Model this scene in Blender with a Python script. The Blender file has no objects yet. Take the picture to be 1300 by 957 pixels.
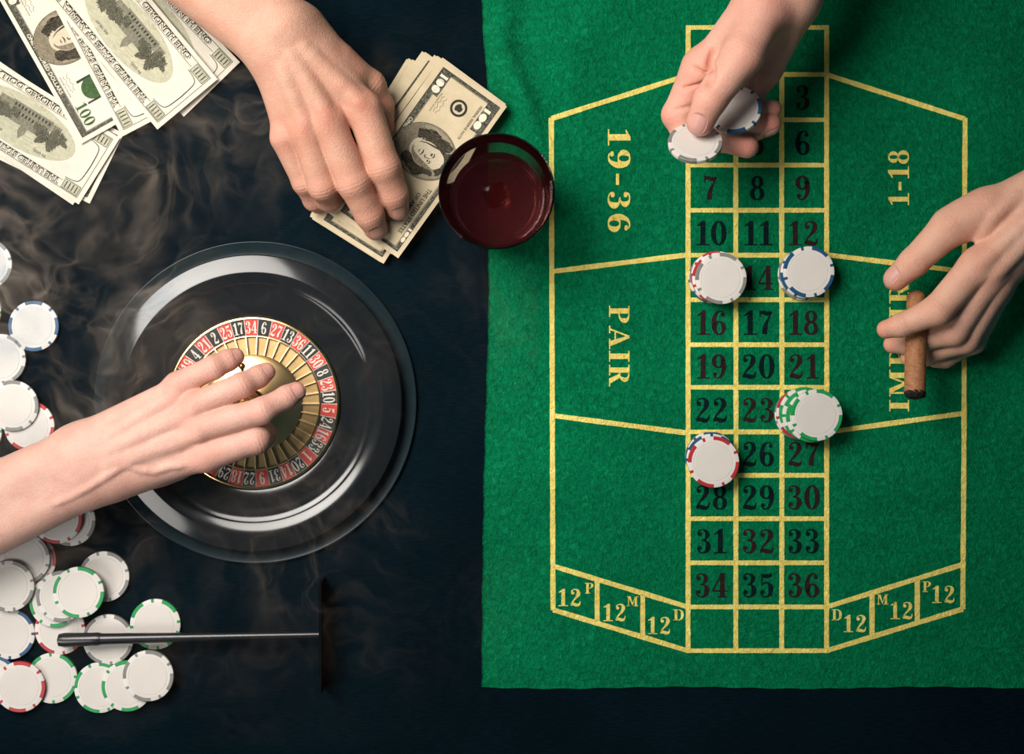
import bpy, math, random
import numpy as np
from mathutils import Vector, Matrix

# ---------------------------------------------------------------- scale and camera
H = 1.2            # camera height over the table top, metres
S = 0.0006         # metres per photo pixel on the table top
CX, CY = 650.0, 434.0
def P(px, py, z=0.0):
    k = S * (H - z) / H
    return Vector(((px - CX) * k, -(py - CY) * k, z))
def PR(r, z=0.0):
    return r * S * (H - z) / H

scene = bpy.context.scene
COL = scene.collection
cam_d = bpy.data.cameras.new('camera'); cam = bpy.data.objects.new('camera', cam_d); COL.objects.link(cam)
cam.location = (0, 0, H); cam.rotation_euler = (0, 0, 0)
cam_d.sensor_width = 36.0; cam_d.lens = 36.0 * H / (1300 * S); cam_d.shift_y = -44.5 / 1300
cam_d.clip_start = 0.05; cam_d.clip_end = 50
scene.camera = cam

# ---------------------------------------------------------------- world, lights, exposure
world = bpy.data.worlds.new('world'); scene.world = world; world.use_nodes = True
bg = world.node_tree.nodes['Background']
bg.inputs[0].default_value = (0.10, 0.26, 0.34, 1); bg.inputs[1].default_value = 0.16
def area_light(name, loc, target, size, power, color, spread=180):
    ld = bpy.data.lights.new(name, 'AREA'); ld.shape = 'DISK'; ld.size = size; ld.energy = power; ld.color = color; ld.spread = math.radians(spread)
    o = bpy.data.objects.new(name, ld); COL.objects.link(o); o.location = loc
    o.rotation_euler = (Vector(target) - Vector(loc)).to_track_quat('-Z', 'Y').to_euler()
    return o
area_light('softbox_lamp', (-0.52, 0.40, 0.85), (-0.12, 0.08, 0.0), 0.70, 4.9, (1.0, 0.94, 0.87), 84)
area_light('fill_lamp', (-0.85, -0.50, 0.75), (-0.28, -0.14, 0.0), 0.5, 1.0, (1.0, 0.95, 0.90), 90)
scene.view_settings.view_transform = 'Standard'; scene.view_settings.look = 'None'
scene.view_settings.gamma = 1; scene.view_settings.use_curve_mapping = False
scene.view_settings.exposure = 0.0
scene.cycles.use_denoising = True
scene.cycles.max_bounces = 10; scene.cycles.transmission_bounces = 8; scene.cycles.volume_bounces = 0
scene.cycles.volume_step_rate = 1.0

random.seed(7); rng = np.random.default_rng(7)

# ---------------------------------------------------------------- material helpers
class NT:
    def __init__(s, name):
        s.m = bpy.data.materials.new(name); s.m.use_nodes = True
        s.t = s.m.node_tree; s.b = s.t.nodes['Principled BSDF']; s.out = s.t.nodes['Material Output']
    def n(s, typ, **kw):
        nd = s.t.nodes.new(typ)
        for k, v in kw.items():
            if k.startswith('i_'):
                key = k[2:]; key = int(key) if key.isdigit() else key.replace('_', ' ')
                nd.inputs[key].default_value = v
            else: setattr(nd, k, v)
        return nd
    def l(s, a, b): s.t.links.new(a, b)
    def noise(s, scale, detail=3, rough=0.5, coord=None, dist=0.0):
        nd = s.n('ShaderNodeTexNoise'); nd.inputs['Scale'].default_value = scale
        nd.inputs['Detail'].default_value = detail; nd.inputs['Roughness'].default_value = rough
        nd.inputs['Distortion'].default_value = dist
        s.l(coord if coord is not None else s.coord(), nd.inputs['Vector']); return nd.outputs['Fac']
    def coord(s, which='Object'):
        if not hasattr(s, '_tc'): s._tc = s.n('ShaderNodeTexCoord')
        return s._tc.outputs[which]
    def ramp(s, fac, stops):
        r = s.n('ShaderNodeValToRGB'); s.l(fac, r.inputs[0]); e = r.color_ramp.elements
        while len(e) < len(stops): e.new(0.5)
        for el, (p, c) in zip(e, stops):
            el.position = p; el.color = (c[0], c[1], c[2], 1) if not isinstance(c, (int, float)) else (c, c, c, 1)
        return r.outputs[0]
    def math(s, op, a, b=None):
        nd = s.n('ShaderNodeMath', operation=op)
        for i, v in enumerate((a, b)):
            if v is None: continue
            if isinstance(v, (int, float)): nd.inputs[i].default_value = v
            else: s.l(v, nd.inputs[i])
        return nd.outputs[0]
    def mix(s, fac, a, b, mode='MIX'):
        nd = s.n('ShaderNodeMix', data_type='RGBA', blend_type=mode)
        for i, v in ((0, fac), (6, a), (7, b)):
            if isinstance(v, (int, float)): nd.inputs[i].default_value = v
            elif isinstance(v, tuple): nd.inputs[i].default_value = (v[0], v[1], v[2], 1)
            else: s.l(v, nd.inputs[i])
        return nd.outputs[2]
    def bump(s, h, strength=0.3, dist=0.001):
        nd = s.n('ShaderNodeBump'); nd.inputs['Strength'].default_value = strength
        nd.inputs['Distance'].default_value = dist; s.l(h, nd.inputs['Height'])
        s.l(nd.outputs[0], s.b.inputs['Normal']); return nd
    def set(s, **kw):
        for k, v in kw.items():
            k = k.replace('_', ' ')
            if isinstance(v, (int, float)): s.b.inputs[k].default_value = v
            elif isinstance(v, tuple): s.b.inputs[k].default_value = (v + (1,)) if len(v) == 3 and k != 'Subsurface Radius' else v
            else: s.l(v, s.b.inputs[k])
        return s

def simple(name, col, rough=0.5, metal=0.0, var=0.12, scale=300, bump=0.0, spec=0.5, coat=0.0):
    m = NT(name); f = m.noise(scale, 3)
    c = m.ramp(f, [(0.3, tuple(x * (1 - var) for x in col)), (0.7, tuple(min(1, x * (1 + var)) for x in col))])
    m.set(Base_Color=c, Roughness=rough, Metallic=metal)
    m.b.inputs['Specular IOR Level'].default_value = spec
    m.b.inputs['Coat Weight'].default_value = coat
    if bump: m.bump(f, bump, 0.0005)
    return m.m

def felt_material(name, base, dark, light, ink=False):
    m = NT(name); co = m.coord()
    mp = m.n('ShaderNodeMapping'); m.l(co, mp.inputs[0]); mp.inputs['Rotation'].default_value = (0, 0, 0.6); mp.inputs['Scale'].default_value = (1, 0.45, 1)
    fib = m.noise(620, 4, 0.7, mp.outputs[0], 1.2)
    mid = m.noise(220, 5, 0.72, co, 0.8)
    big = m.noise(11, 4, 0.6, co, 1.0)
    a = m.ramp(mid, [(0.30, dark), (0.52, base), (0.74, light)])
    f2 = m.ramp(fib, [(0.3, 0.58), (0.7, 1.36)] if not ink else [(0.3, 0.85), (0.7, 1.12)])
    c = m.mix(1.0, a, f2, 'MULTIPLY')
    b2 = m.ramp(big, [(0.3, 0.85), (0.7, 1.12)])
    c = m.mix(1.0, c, b2, 'MULTIPLY')
    m.set(Base_Color=c, Roughness=0.95)
    m.b.inputs['Specular IOR Level'].default_value = 0.05
    m.b.inputs['Sheen Weight'].default_value = 0.0
    m.b.inputs['Sheen Tint'].default_value = (0.3, 1.0, 0.6, 1) if not ink else (1, 1, 1, 1)
    h = m.math('ADD', m.math('MULTIPLY', fib, 0.6), m.math('MULTIPLY', mid, 1.3))
    m.bump(h, 0.8, 0.0026)
    return m.m

M = {}
M['felt'] = felt_material('green_felt', (0.0008, 0.178, 0.068), (0.0005, 0.125, 0.048), (0.006, 0.250, 0.098))
M['yellow_ink'] = felt_material('yellow_ink', (0.95, 0.78, 0.20), (0.86, 0.64, 0.13), (0.98, 0.88, 0.34), True)
M['red_ink'] = felt_material('maroon_ink', (0.030, 0.014, 0.016), (0.016, 0.022, 0.014), (0.060, 0.020, 0.024), True)
M['black_ink'] = felt_material('black_ink', (0.004, 0.014, 0.016), (0.003, 0.010, 0.012), (0.008, 0.024, 0.022), True)

def cloth_material():
    m = NT('dark_cloth'); co = m.coord()
    mp = m.n('ShaderNodeMapping'); m.l(co, mp.inputs[0]); mp.inputs['Scale'].default_value = (1, 9, 1)
    w = m.noise(120, 4, 0.6, mp.outputs[0])
    big = m.noise(9, 3, 0.5, co)
    c = m.ramp(w, [(0.3, (0.0008, 0.0042, 0.0070)), (0.7, (0.0020, 0.0086, 0.0135))])
    c = m.mix(1.0, c, m.ramp(big, [(0.3, 0.8), (0.7, 1.2)]), 'MULTIPLY')
    m.set(Base_Color=c, Roughness=1.0); m.b.inputs['Specular IOR Level'].default_value = 0.03
    m.bump(w, 0.3, 0.0006); return m.m
M['cloth'] = cloth_material()
M['wood'] = simple('dark_wood', (0.02, 0.013, 0.009), 0.5, 0, 0.3, 40)
M['floor'] = simple('floor_boards', (0.015, 0.012, 0.010), 0.7, 0, 0.3, 6)

def skin_material(name, base, red, pale):
    m = NT(name); co = m.coord()
    at = m.n('ShaderNodeAttribute'); at.attribute_name = 'blush'
    blot = m.noise(70, 4, 0.6, co)
    c0 = m.mix(m.ramp(blot, [(0.35, 0.0), (0.7, 0.75)]), base, pale)
    c = m.mix(at.outputs['Fac'], c0, red)
    fine = m.noise(1500, 3, 0.6, co)
    c = m.mix(1.0, c, m.ramp(fine, [(0.3, 0.9), (0.7, 1.07)]), 'MULTIPLY')
    m.set(Base_Color=c, Roughness=m.ramp(blot, [(0.2, 0.48), (0.8, 0.6)]))
    m.b.inputs['Specular IOR Level'].default_value = 0.35
    m.b.inputs['Subsurface Weight'].default_value = 0.22
    m.b.inputs['Subsurface Radius'].default_value = (1.0, 0.35, 0.2)
    m.b.inputs['Subsurface Scale'].default_value = 0.004
    vo = m.n('ShaderNodeTexVoronoi'); vo.inputs['Scale'].default_value = 900; m.l(co, vo.inputs['Vector'])
    wr = m.noise(330, 4, 0.65, co, 1.0)
    h = m.math('ADD', m.math('MULTIPLY', vo.outputs['Distance'], 0.5), m.math('MULTIPLY', wr, 1.2))
    m.bump(h, 0.38, 0.0009)
    return m.m
M['skin_a'] = skin_material('pale_skin', (0.60, 0.345, 0.275), (0.56, 0.20, 0.150), (0.68, 0.43, 0.35))
M['skin_b'] = skin_material('tan_skin', (0.55, 0.285, 0.200), (0.46, 0.150, 0.100), (0.59, 0.36, 0.26))
M['skin_c'] = skin_material('rosy_skin', (0.74, 0.400, 0.300), (0.70, 0.240, 0.180), (0.80, 0.48, 0.37))
M['skin_d'] = skin_material('warm_skin', (0.73, 0.405, 0.290), (0.66, 0.245, 0.165), (0.80, 0.51, 0.38))
M['nail'] = simple('fingernail', (0.66, 0.34, 0.28), 0.34, 0, 0.06, 200, 0, 0.5)
M['nail_dark'] = simple('fingernail_tan', (0.42, 0.22, 0.17), 0.32, 0, 0.06, 200, 0, 0.5)

# ---------------------------------------------------------------- object helpers
def tag(o, label=None, cat=None, group=None, kind=None):
    if label: o['label'] = label
    if cat: o['category'] = cat
    if group: o['group'] = group
    if kind: o['kind'] = kind
    return o
def empty(name, loc=(0, 0, 0), rot=(0, 0, 0)):
    o = bpy.data.objects.new(name, None); COL.objects.link(o); o.location = loc; o.rotation_euler = rot
    o.empty_display_size = 0.02; return o
def obj(name, me, mat=None, parent=None):
    o = bpy.data.objects.new(name, me); COL.objects.link(o)
    if mat is not None and len(me.materials) == 0: me.materials.append(mat)
    if parent is not None: o.parent = parent
    return o
def mesh(name, V, F, smooth=False):
    me = bpy.data.meshes.new(name); me.from_pydata([tuple(v) for v in V], [], [tuple(f) for f in F]); me.update()
    if smooth: me.shade_smooth()
    return me
class MB:
    """collects verts and faces"""
    def __init__(s): s.V = []; s.F = []
    def add(s, V, F):
        n = len(s.V); s.V += [tuple(v) for v in V]; s.F += [tuple(i + n for i in f) for f in F]; return s
    def box(s, x0, x1, y0, y1, z0, z1):
        V = [(x0, y0, z0), (x1, y0, z0), (x1, y1, z0), (x0, y1, z0), (x0, y0, z1), (x1, y0, z1), (x1, y1, z1), (x0, y1, z1)]
        return s.add(V, [(0, 3, 2, 1), (4, 5, 6, 7), (0, 1, 5, 4), (1, 2, 6, 5), (2, 3, 7, 6), (3, 0, 4, 7)])
    def lathe(s, prof, n=64, c=(0, 0, 0), close=False):
        V = []; F = []; k = len(prof)
        for i in range(n):
            a = 2 * math.pi * i / n; ca, sa = math.cos(a), math.sin(a)
            V += [(c[0] + r * ca, c[1] + r * sa, c[2] + z) for r, z in prof]
        for i in range(n):
            j = (i + 1) % n
            for q in range(k - (0 if close else 1)):
                q2 = (q + 1) % k
                F.append((i * k + q, j * k + q, j * k + q2, i * k + q2))
        return s.add(V, F)
    def tube(s, pts, rad, n=12):
        pts = [Vector(p) for p in pts]; V = []; F = []; up = None
        for i, p in enumerate(pts):
            d = (pts[min(i + 1, len(pts) - 1)] - pts[max(i - 1, 0)]).normalized()
            if up is None: up = Vector((0, 0, 1)) if abs(d.z) < 0.9 else Vector((1, 0, 0))
            x = d.cross(up).normalized(); y = x.cross(d).normalized(); up = y
            for q in range(n):
                a = 2 * math.pi * q / n; v = p + (x * math.cos(a) + y * math.sin(a)) * rad[i]; V.append(tuple(v))
        for i in range(len(pts) - 1):
            for q in range(n):
                q2 = (q + 1) % n; F.append((i * n + q, i * n + q2, (i + 1) * n + q2, (i + 1) * n + q))
        F.append(tuple(reversed(range(n)))); F.append(tuple((len(pts) - 1) * n + q for q in range(n)))
        return s.add(V, F)
    def sphere(s, c, r, n=16, m=10, sc=(1, 1, 1)):
        V = []; F = []
        for i in range(m + 1):
            t = math.pi * i / m
            for q in range(n):
                a = 2 * math.pi * q / n
                V.append((c[0] + sc[0] * r * math.sin(t) * math.cos(a), c[1] + sc[1] * r * math.sin(t) * math.sin(a), c[2] + sc[2] * r * math.cos(t)))
        for i in range(m):
            for q in range(n):
                q2 = (q + 1) % n; F.append((i * n + q, (i + 1) * n + q, (i + 1) * n + q2, i * n + q2))
        return s.add(V, F)
    def map(s, f): s.V = [tuple(f(*v)) for v in s.V]; return s
    def mesh(s, name, smooth=False): return mesh(name, s.V, s.F, smooth)
def autosmooth(me, ang=0.6):
    me.shade_smooth()
    try: me.set_sharp_from_angle(angle=ang)
    except Exception: pass
    return me

# ---------------------------------------------------------------- stroke-built serif glyphs
def crom(pts, n=7):
    pts = [np.array(p, float) for p in pts]; out = []
    for i in range(len(pts) - 1):
        p0 = pts[max(i - 1, 0)]; p1 = pts[i]; p2 = pts[i + 1]; p3 = pts[min(i + 2, len(pts) - 1)]
        for k in range(n):
            t = k / n
            out.append(0.5 * ((2 * p1) + (-p0 + p2) * t + (2 * p0 - 5 * p1 + 4 * p2 - p3) * t * t + (-p0 + 3 * p1 - 3 * p2 + p3) * t ** 3))
    out.append(pts[-1]); return out
def stroke(pts, closed=False):      # pts (x, y, w)
    c = crom(pts); V = []; F = []
    for i, p in enumerate(c):
        a = c[max(i - 1, 0)]; b = c[min(i + 1, len(c) - 1)]
        if closed and i in (0, len(c) - 1): a = c[-2]; b = c[1]
        d = (b - a)[:2]; L = math.hypot(*d) or 1; nx, ny = -d[1] / L, d[0] / L
        V += [(p[0] + nx * p[2] / 2, p[1] + ny * p[2] / 2), (p[0] - nx * p[2] / 2, p[1] - ny * p[2] / 2)]
        if i: F.append((2 * i - 2, 2 * i - 1, 2 * i + 1, 2 * i))
    return V, F
def poly(*p): return list(p), [tuple(range(len(p)))]
def rect(x0, y0, x1, y1): return poly((x0, y0), (x1, y0), (x1, y1), (x0, y1))
def ball(x, y, r): return poly(*[(x + r * math.cos(a * math.pi / 6), y + r * math.sin(a * math.pi / 6)) for a in range(12)])
def loop(cx, cy, rx, ry, thick, thin):
    return stroke([(cx + rx * math.cos(a), cy + ry * math.sin(a), thin + (thick - thin) * abs(math.cos(a)) ** 1.4)
                   for a in [2 * math.pi * k / 16 for k in range(17)]], True)
SIX = [loop(.335, .285, .185, .255, .18, .06),
       stroke([(.50, .80, .05), (.47, .93, .06), (.36, .97, .06), (.22, .88, .12), (.13, .62, .18), (.13, .36, .19), (.17, .2, .15)]), ball(.475, .82, .085)]
G = {
 '0': (.66, [loop(.33, .5, .215, .47, .20, .06)]),
 '1': (.56, [poly((.20, .02), (.40, .02), (.40, 1), (.28, 1), (.20, .93)), poly((.30, 1), (.06, .82), (.06, .77), (.24, .83)), rect(.04, 0, .56, .055)]),
 '2': (.64, [ball(.165, .755, .092), stroke([(.09, .76, .04), (.13, .90, .06), (.30, .97, .06), (.45, .88, .16), (.47, .70, .20), (.36, .50, .13), (.20, .31, .08), (.08, .10, .07)]),
             stroke([(.06, .07, .10), (.20, .12, .17), (.36, .075, .18), (.50, .09, .13), (.56, .20, .06), (.575, .30, .04)])]),
 '3': (.64, [ball(.155, .79, .088), stroke([(.09, .80, .04), (.14, .93, .06), (.30, .97, .06), (.43, .88, .15), (.46, .74, .18), (.38, .58, .08), (.24, .53, .05)]),
             stroke([(.24, .53, .05), (.40, .50, .08), (.49, .38, .18), (.49, .22, .20), (.41, .07, .12), (.27, .025, .06), (.13, .09, .06), (.08, .22, .04)]), ball(.155, .22, .092)]),
 '4': (.66, [stroke([(.41, .97, .07), (.06, .30, .06)]), rect(.03, .235, .63, .305), rect(.34, .02, .53, 1), rect(.24, 0, .63, .055)]),
 '5': (.64, [poly((.12, .97), (.12, .82), (.30, .79), (.52, .84), (.55, 1), (.32, .95)), rect(.11, .5, .155, .95),
             stroke([(.13, .50, .05), (.22, .59, .05), (.36, .60, .08), (.47, .48, .17), (.49, .30, .20), (.44, .12, .14), (.30, .025, .06), (.14, .08, .06), (.08, .21, .04)]), ball(.155, .22, .09)]),
 '6': (.64, SIX),
 '7': (.62, [rect(.06, .72, .11, 1), stroke([(.08, .87, .10), (.20, .92, .15), (.36, .87, .17), (.50, .90, .11), (.56, .95, .06)]),
             stroke([(.55, .93, .05), (.44, .70, .07), (.33, .46, .14), (.28, .24, .20), (.27, .03, .20)])]),
 '8': (.64, [loop(.32, .745, .165, .22, .16, .06), loop(.32, .27, .20, .24, .18, .06)]),
 '9': (.64, [([(.64 - x, 1 - y) for x, y in V], F) for V, F in SIX]),
 '-': (.46, [rect(.05, .36, .41, .50)]),
 'I': (.50, [rect(.14, .02, .36, .98), rect(.03, 0, .47, .06), rect(.03, .94, .47, 1)]),
 'P': (.78, [rect(.14, .02, .35, .98), rect(.03, 0, .48, .06), rect(.03, .94, .40, 1),
             stroke([(.33, .97, .06), (.50, .95, .08), (.62, .84, .17), (.62, .68, .18), (.52, .53, .08), (.33, .49, .06)])]),
 'A': (.92, [stroke([(.13, .03, .07), (.44, 1.0, .07)]), poly((.38, 1), (.50, 1), (.84, .03), (.62, .03)), rect(.24, .27, .66, .34), rect(.0, 0, .30, .06), rect(.52, 0, .95, .06)]),
 'R': (.86, [rect(.14, .02, .35, .98), rect(.03, 0, .46, .06), rect(.03, .94, .40, 1),
             stroke([(.33, .97, .06), (.50, .95, .08), (.62, .85, .16), (.62, .70, .17), (.52, .55, .08), (.33, .51, .06)]),
             poly((.38, .52), (.56, .52), (.80, .03), (.58, .03)), rect(.58, 0, .90, .06)]),
 'M': (1.08, [rect(.13, .02, .20, .98), poly((.13, 1), (.34, 1), (.56, .30), (.50, .06)), stroke([(.52, .10, .07), (.78, .98, .07)]), rect(.74, .02, .95, .98),
              rect(.02, 0, .32, .06), rect(.62, 0, 1.07, .06), rect(.02, .94, .25, 1), rect(.76, .94, 1.07, 1)]),
 'D': (.84, [rect(.14, .02, .35, .98), rect(.03, 0, .40, .06), rect(.03, .94, .40, 1),
             stroke([(.33, .97, .06), (.52, .95, .08), (.68, .78, .17), (.72, .5, .21), (.68, .22, .17), (.52, .05, .08), (.33, .03, .06)])]),
}
def glyph_text(txt, gap=0.04):
    """verts (x, y) with cap height 1, starting at x=0; returns V, F, width"""
    V = []; F = []; x = 0
    for ch in txt:
        w, pieces = G[ch]
        for pv, pf in pieces:
            n = len(V); V += [(x + a, b) for a, b in pv]; F += [tuple(i + n for i in f) for f in pf]
        x += w + gap
    return V, F, x - gap

# ---------------------------------------------------------------- room, table, cloth
m = MB().box(-2.2, 2.2, -2.0, 2.0, -0.85, -0.75)
tag(obj('floor', m.mesh('floor'), M['floor']), kind='structure')
tag(obj('wall_back', MB().box(-2.2, 2.2, 2.0, 2.1, -0.75, 1.9).mesh('wall_back'), M['floor']), kind='structure')
table = tag(empty('table', (0, 0, -0.75)), 'dark wooden table under the black cloth, carrying the whole game', 'table')
obj('tabletop', MB().box(-0.775, 0.775, -0.575, 0.575, 0.715, 0.748).mesh('tabletop'), M['wood'], table)
for sx in (-1, 1):
    for sy in (-1, 1):
        x, y = sx * 0.72, sy * 0.52
        obj('leg', MB().box(x - .03, x + .03, y - .03, y + .03, 0, 0.716).mesh('leg'), M['wood'], table)
# cloth: sheet that drapes over the edges
def cloth():
    nx, ny = 60, 46; X = 0.82; Y = 0.62; V = []; F = []
    for j in range(ny + 1):
        for i in range(nx + 1):
            x = -X + 2 * X * i / nx; y = -Y + 2 * Y * j / ny; z = 0.0
            if i in (0, nx) or j in (0, ny): z = -0.09 + 0.008 * math.sin(i * 1.1 + j * 0.9)
            V.append((x, y, z))
    for j in range(ny):
        for i in range(nx): a = j * (nx + 1) + i; F.append((a, a + 1, a + nx + 2, a + nx + 1))
    me = mesh('tablecloth', V, F, False); return me
tag(obj('tablecloth', cloth(), M['cloth']), 'black navy tablecloth covering the table beneath everything', 'tablecloth')

# ---------------------------------------------------------------- green felt layout
def ss(a, b, x):
    t = min(1, max(0, (x - a) / (b - a))); return t * t * (3 - 2 * t)
FT = 0.0010
def felt_h(px, py):
    """height of the felt surface in metres at photo pixel (px, py)"""
    g = lambda x0, y0, sx, sy, rot: (lambda u, v: math.exp(-(u / sx) ** 2 - (v / sy) ** 2))(
        (px - x0) * math.cos(rot) + (py - y0) * math.sin(rot), -(px - x0) * math.sin(rot) + (py - y0) * math.cos(rot))
    h = 0.0080 * g(662, 120, 15, 70, -0.35) + 0.0050 * g(640, 30, 18, 70, 0.15) + 0.0036 * g(720, 80, 26, 60, -0.5)
    h += 0.0028 * g(760, 20, 26, 60, 0.5) + 0.0024 * g(830, 150, 34, 90, 0.9) + 0.0010 * g(660, 420, 16, 100, 0.0)
    h += 0.0006 * (1 + math.sin(px * 0.021 + 0.6 * math.sin(py * 0.013))) * (0.5 + 0.5 * math.sin(py * 0.012 + 1.3)) * ss(640, 760, px)
    return FT + h
def felt_left(py):
    K = [(-90, 609), (0, 611), (40, 613), (90, 617), (130, 620), (260, 620), (400, 620), (500, 617), (600, 614), (750, 612), (880, 611)]
    for (a, xa), (b, xb) in zip(K, K[1:]):
        if py <= b: return xa + (xb - xa) * (py - a) / (b - a) + 0.5 * math.sin(py * 0.09) + 0.3 * math.sin(py * 0.31)
    return 611
def felt():
    ny, nx = 260, 240; V = []; F = []
    for j in range(ny + 1):
        t = j / ny
        for i in range(nx + 1):
            s_ = i / nx
            py = -90 + (872.5 + 90) * t
            xl = felt_left(py); px = xl + (1400 - xl) * s_ ** 1.0
            py2 = py + (1.2 * math.sin(px * 0.02) + 0.5 * math.sin(px * 0.13)) * ss(0.9, 1, t)
            V.append(P(px, py2)[:2] + (felt_h(px, py2),))
    for j in range(ny):
        for i in range(nx): a = j * (nx + 1) + i; F.append((a, a + nx + 1, a + nx + 2, a + 1))
    # skirt for thickness
    n = len(V); ring = [i for i in range(nx + 1)] + [j * (nx + 1) + nx for j in range(1, ny + 1)] + \
        [ny * (nx + 1) + i for i in range(nx - 1, -1, -1)] + [j * (nx + 1) for j in range(ny - 1, 0, -1)]
    V += [(V[i][0], V[i][1], 0.00005) for i in ring]; L = len(ring)
    for k in range(L): F.append((ring[k], n + k, n + (k + 1) % L, ring[(k + 1) % L]))
    return mesh('felt_mat', V, F, True)
felt_o = obj('felt_mat', felt(), M['felt'])
tag(felt_o, 'green felt roulette betting mat printed with yellow lines and numbers', 'felt mat')

def felt_decal(name, V, F, mat, label=None, dz=0.00022):
    """V are (px, py) on the photo plane"""
    V3 = [P(a, b)[:2] + (felt_h(a, b) + dz,) for a, b in V]
    me = mesh(name, V3, F); 
    me.update()
    # make faces look up
    flip = [p.index for p in me.polygons if p.normal.z < 0]
    if flip:
        me2 = mesh(name, V3, [tuple(reversed(f)) if i in set(flip) else f for i, f in enumerate(F)]); bpy.data.meshes.remove(me); me = me2
    o = obj(name, me, mat, felt_o)
    if label: o['label'] = label
    return o
def line(x0, y0, x1, y1, w=6.4, over=0.0):
    L = math.hypot(x1 - x0, y1 - y0); n = max(2, int(L / 8)); dx, dy = (x1 - x0) / L, (y1 - y0) / L; V = []; F = []
    for i in range(n + 1):
        t = -over + (L + 2 * over) * i / n; cx, cy = x0 + dx * t, y0 + dy * t
        j = 0.18 * math.sin(t * 0.7 + x0) + 0.15 * math.sin(t * 1.9 + y0)
        for q in range(3):
            o = (q - 1) * (w / 2 + j * abs(q - 1)); V.append((cx - dy * o, cy + dx * o))
        if i:
            for q in range(2): a = (i - 1) * 3 + q; F.append((a, a + 1, a + 4, a + 3))
    felt_decal('printed_line', V, F, M['yellow_ink'], dz=0.00020 + 0.00001 * random.random())
GX = [873.3, 933.8, 992, 1049]; GY = [35.5, 95, 152.4, 209.8, 267, 324, 380.5, 437.5, 491.5, 548, 603, 658, 714, 770, 825.5]
for k, x in enumerate(GX):
    line(x, GY[0] if k in (0, 3) else GY[1], x, GY[-1], 6.2, 3)
for y in GY: line(GX[0], y, GX[-1], y, 5.8, 3)
for seg in [(699.8, 151, 873, 96), (699.8, 150, 702, 774), (702.3, 344.5, 873, 323.5), (703, 527.5, 873, 549.5),
            (701.8, 718, 873, 770), (701.8, 773.5, 873, 825.5), (758, 737, 758, 790), (815.8, 754, 815.8, 808),
            (1049, 95, 1224.5, 151.5), (1224.5, 150, 1221.7, 773), (1049, 323.5, 1223.5, 344.5), (1049, 548.5, 1222, 524.5),
            (1049, 770, 1221.8, 716), (1049, 825.5, 1222, 772.5), (1106.6, 754, 1106.6, 808), (1164, 736, 1164, 790)]:
    line(*seg)
RED = {1, 3, 5, 7, 9, 12, 14, 16, 18, 19, 21, 23, 25, 27, 30, 32, 34, 36}
for nmb in range(1, 37):
    r = (nmb - 1) // 3; c = (nmb - 1) % 3
    V, F, w = glyph_text(str(nmb), 0.05); hgt = 31.0; sx = 31.5
    cx = (GX[c] + GX[c + 1]) / 2 - (1 if nmb > 9 else 2); cy = (GY[r + 1] + GY[r + 2]) / 2 + 0.5
    px = [(cx + (a - w / 2) * sx, cy + (0.5 - b) * hgt) for a, b in V]
    col = 'red' if nmb in RED else 'black'
    felt_decal('number', px, F, M[col + '_ink'], ('maroon' if nmb in RED else 'black') + ' printed numeral %d' % nmb)
def lettering(txt, x, y, hgt, ang, length=None, label=None, gap=0.10):
    """x,y = baseline start px; ang: reading direction, degrees clockwise in the photo"""
    V, F, w = glyph_text(txt, gap); sx = (length / w) if length else hgt
    a = math.radians(ang); ux, uy = math.cos(a), math.sin(a); vx, vy = math.sin(a), -math.cos(a)
    felt_decal('lettering', [(x + ux * p * sx + vx * q * hgt, y + uy * p * sx + vy * q * hgt) for p, q in V], F, M['yellow_ink'], label or 'yellow lettering ' + txt)
lettering('19-36', 771.5, 163, 28.5, 90, 133, gap=0.10)
lettering('PAIR', 773, 387, 26, 90, 102, gap=0.06)
lettering('1-18', 1153.5, 262, 26.5, -90, 72, gap=0.06)
lettering('IMPAIR', 1153.5, 523, 25, -90, 165, gap=0.08)
for t, x, y, L, h_ in [('12', 708, 769, 30, 22), ('P', 742, 753, 12, 13.5), ('12', 765, 788, 30, 22), ('M', 795.5, 769, 15, 12.5), ('12', 821.5, 804.5, 30, 22), ('D', 854, 787, 14, 14),
                       ('D', 1055, 787, 13.5, 14), ('12', 1070, 802, 30, 22), ('M', 1112.5, 767, 15, 13), ('12', 1129, 785.5, 30, 22), ('P', 1170, 751, 12, 13.5), ('12', 1182, 765, 30, 22)]:
    lettering(t, x, y, h_, 0, L)

# ---------------------------------------------------------------- poker chips
M['chip_white'] = simple('chip_white', (0.66, 0.62, 0.58), 0.42, 0, 0.03, 90, 0, 0.5)
M['chip_label'] = simple('chip_label', (0.64, 0.595, 0.55), 0.5, 0, 0.02, 60, 0, 0.4)
CC = {'grey': simple('chip_grey', (0.20, 0.20, 0.185), 0.45), 'green': simple('chip_green', (0.012, 0.27, 0.075), 0.42),
      'red': simple('chip_red', (0.40, 0.022, 0.028), 0.42), 'blue': simple('chip_blue', (0.008, 0.070, 0.165), 0.42)}
CR, CT = 0.0192, 0.0033
def arc_piece(a0, a1, r0, r1, z0, z1, n):
    b = MB(); V = []; F = []
    for i in range(n + 1):
        a = a0 + (a1 - a0) * i / n; c, s_ = math.cos(a), math.sin(a)
        V += [(r0 * c, r0 * s_, z1), ((r1 - .0003) * c, (r1 - .0003) * s_, z1), (r1 * c, r1 * s_, z1 - .0003), (r1 * c, r1 * s_, z0 + .0003), ((r1 - .0003) * c, (r1 - .0003) * s_, z0), (r0 * c, r0 * s_, z0)]
        if i:
            for q in range(6): q2 = (q + 1) % 6; F.append(((i - 1) * 6 + q, (i - 1) * 6 + q2, i * 6 + q2, i * 6 + q))
    F += [tuple(range(6)), tuple(reversed([n * 6 + q for q in range(6)]))]
    return b.add(V, F)
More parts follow.
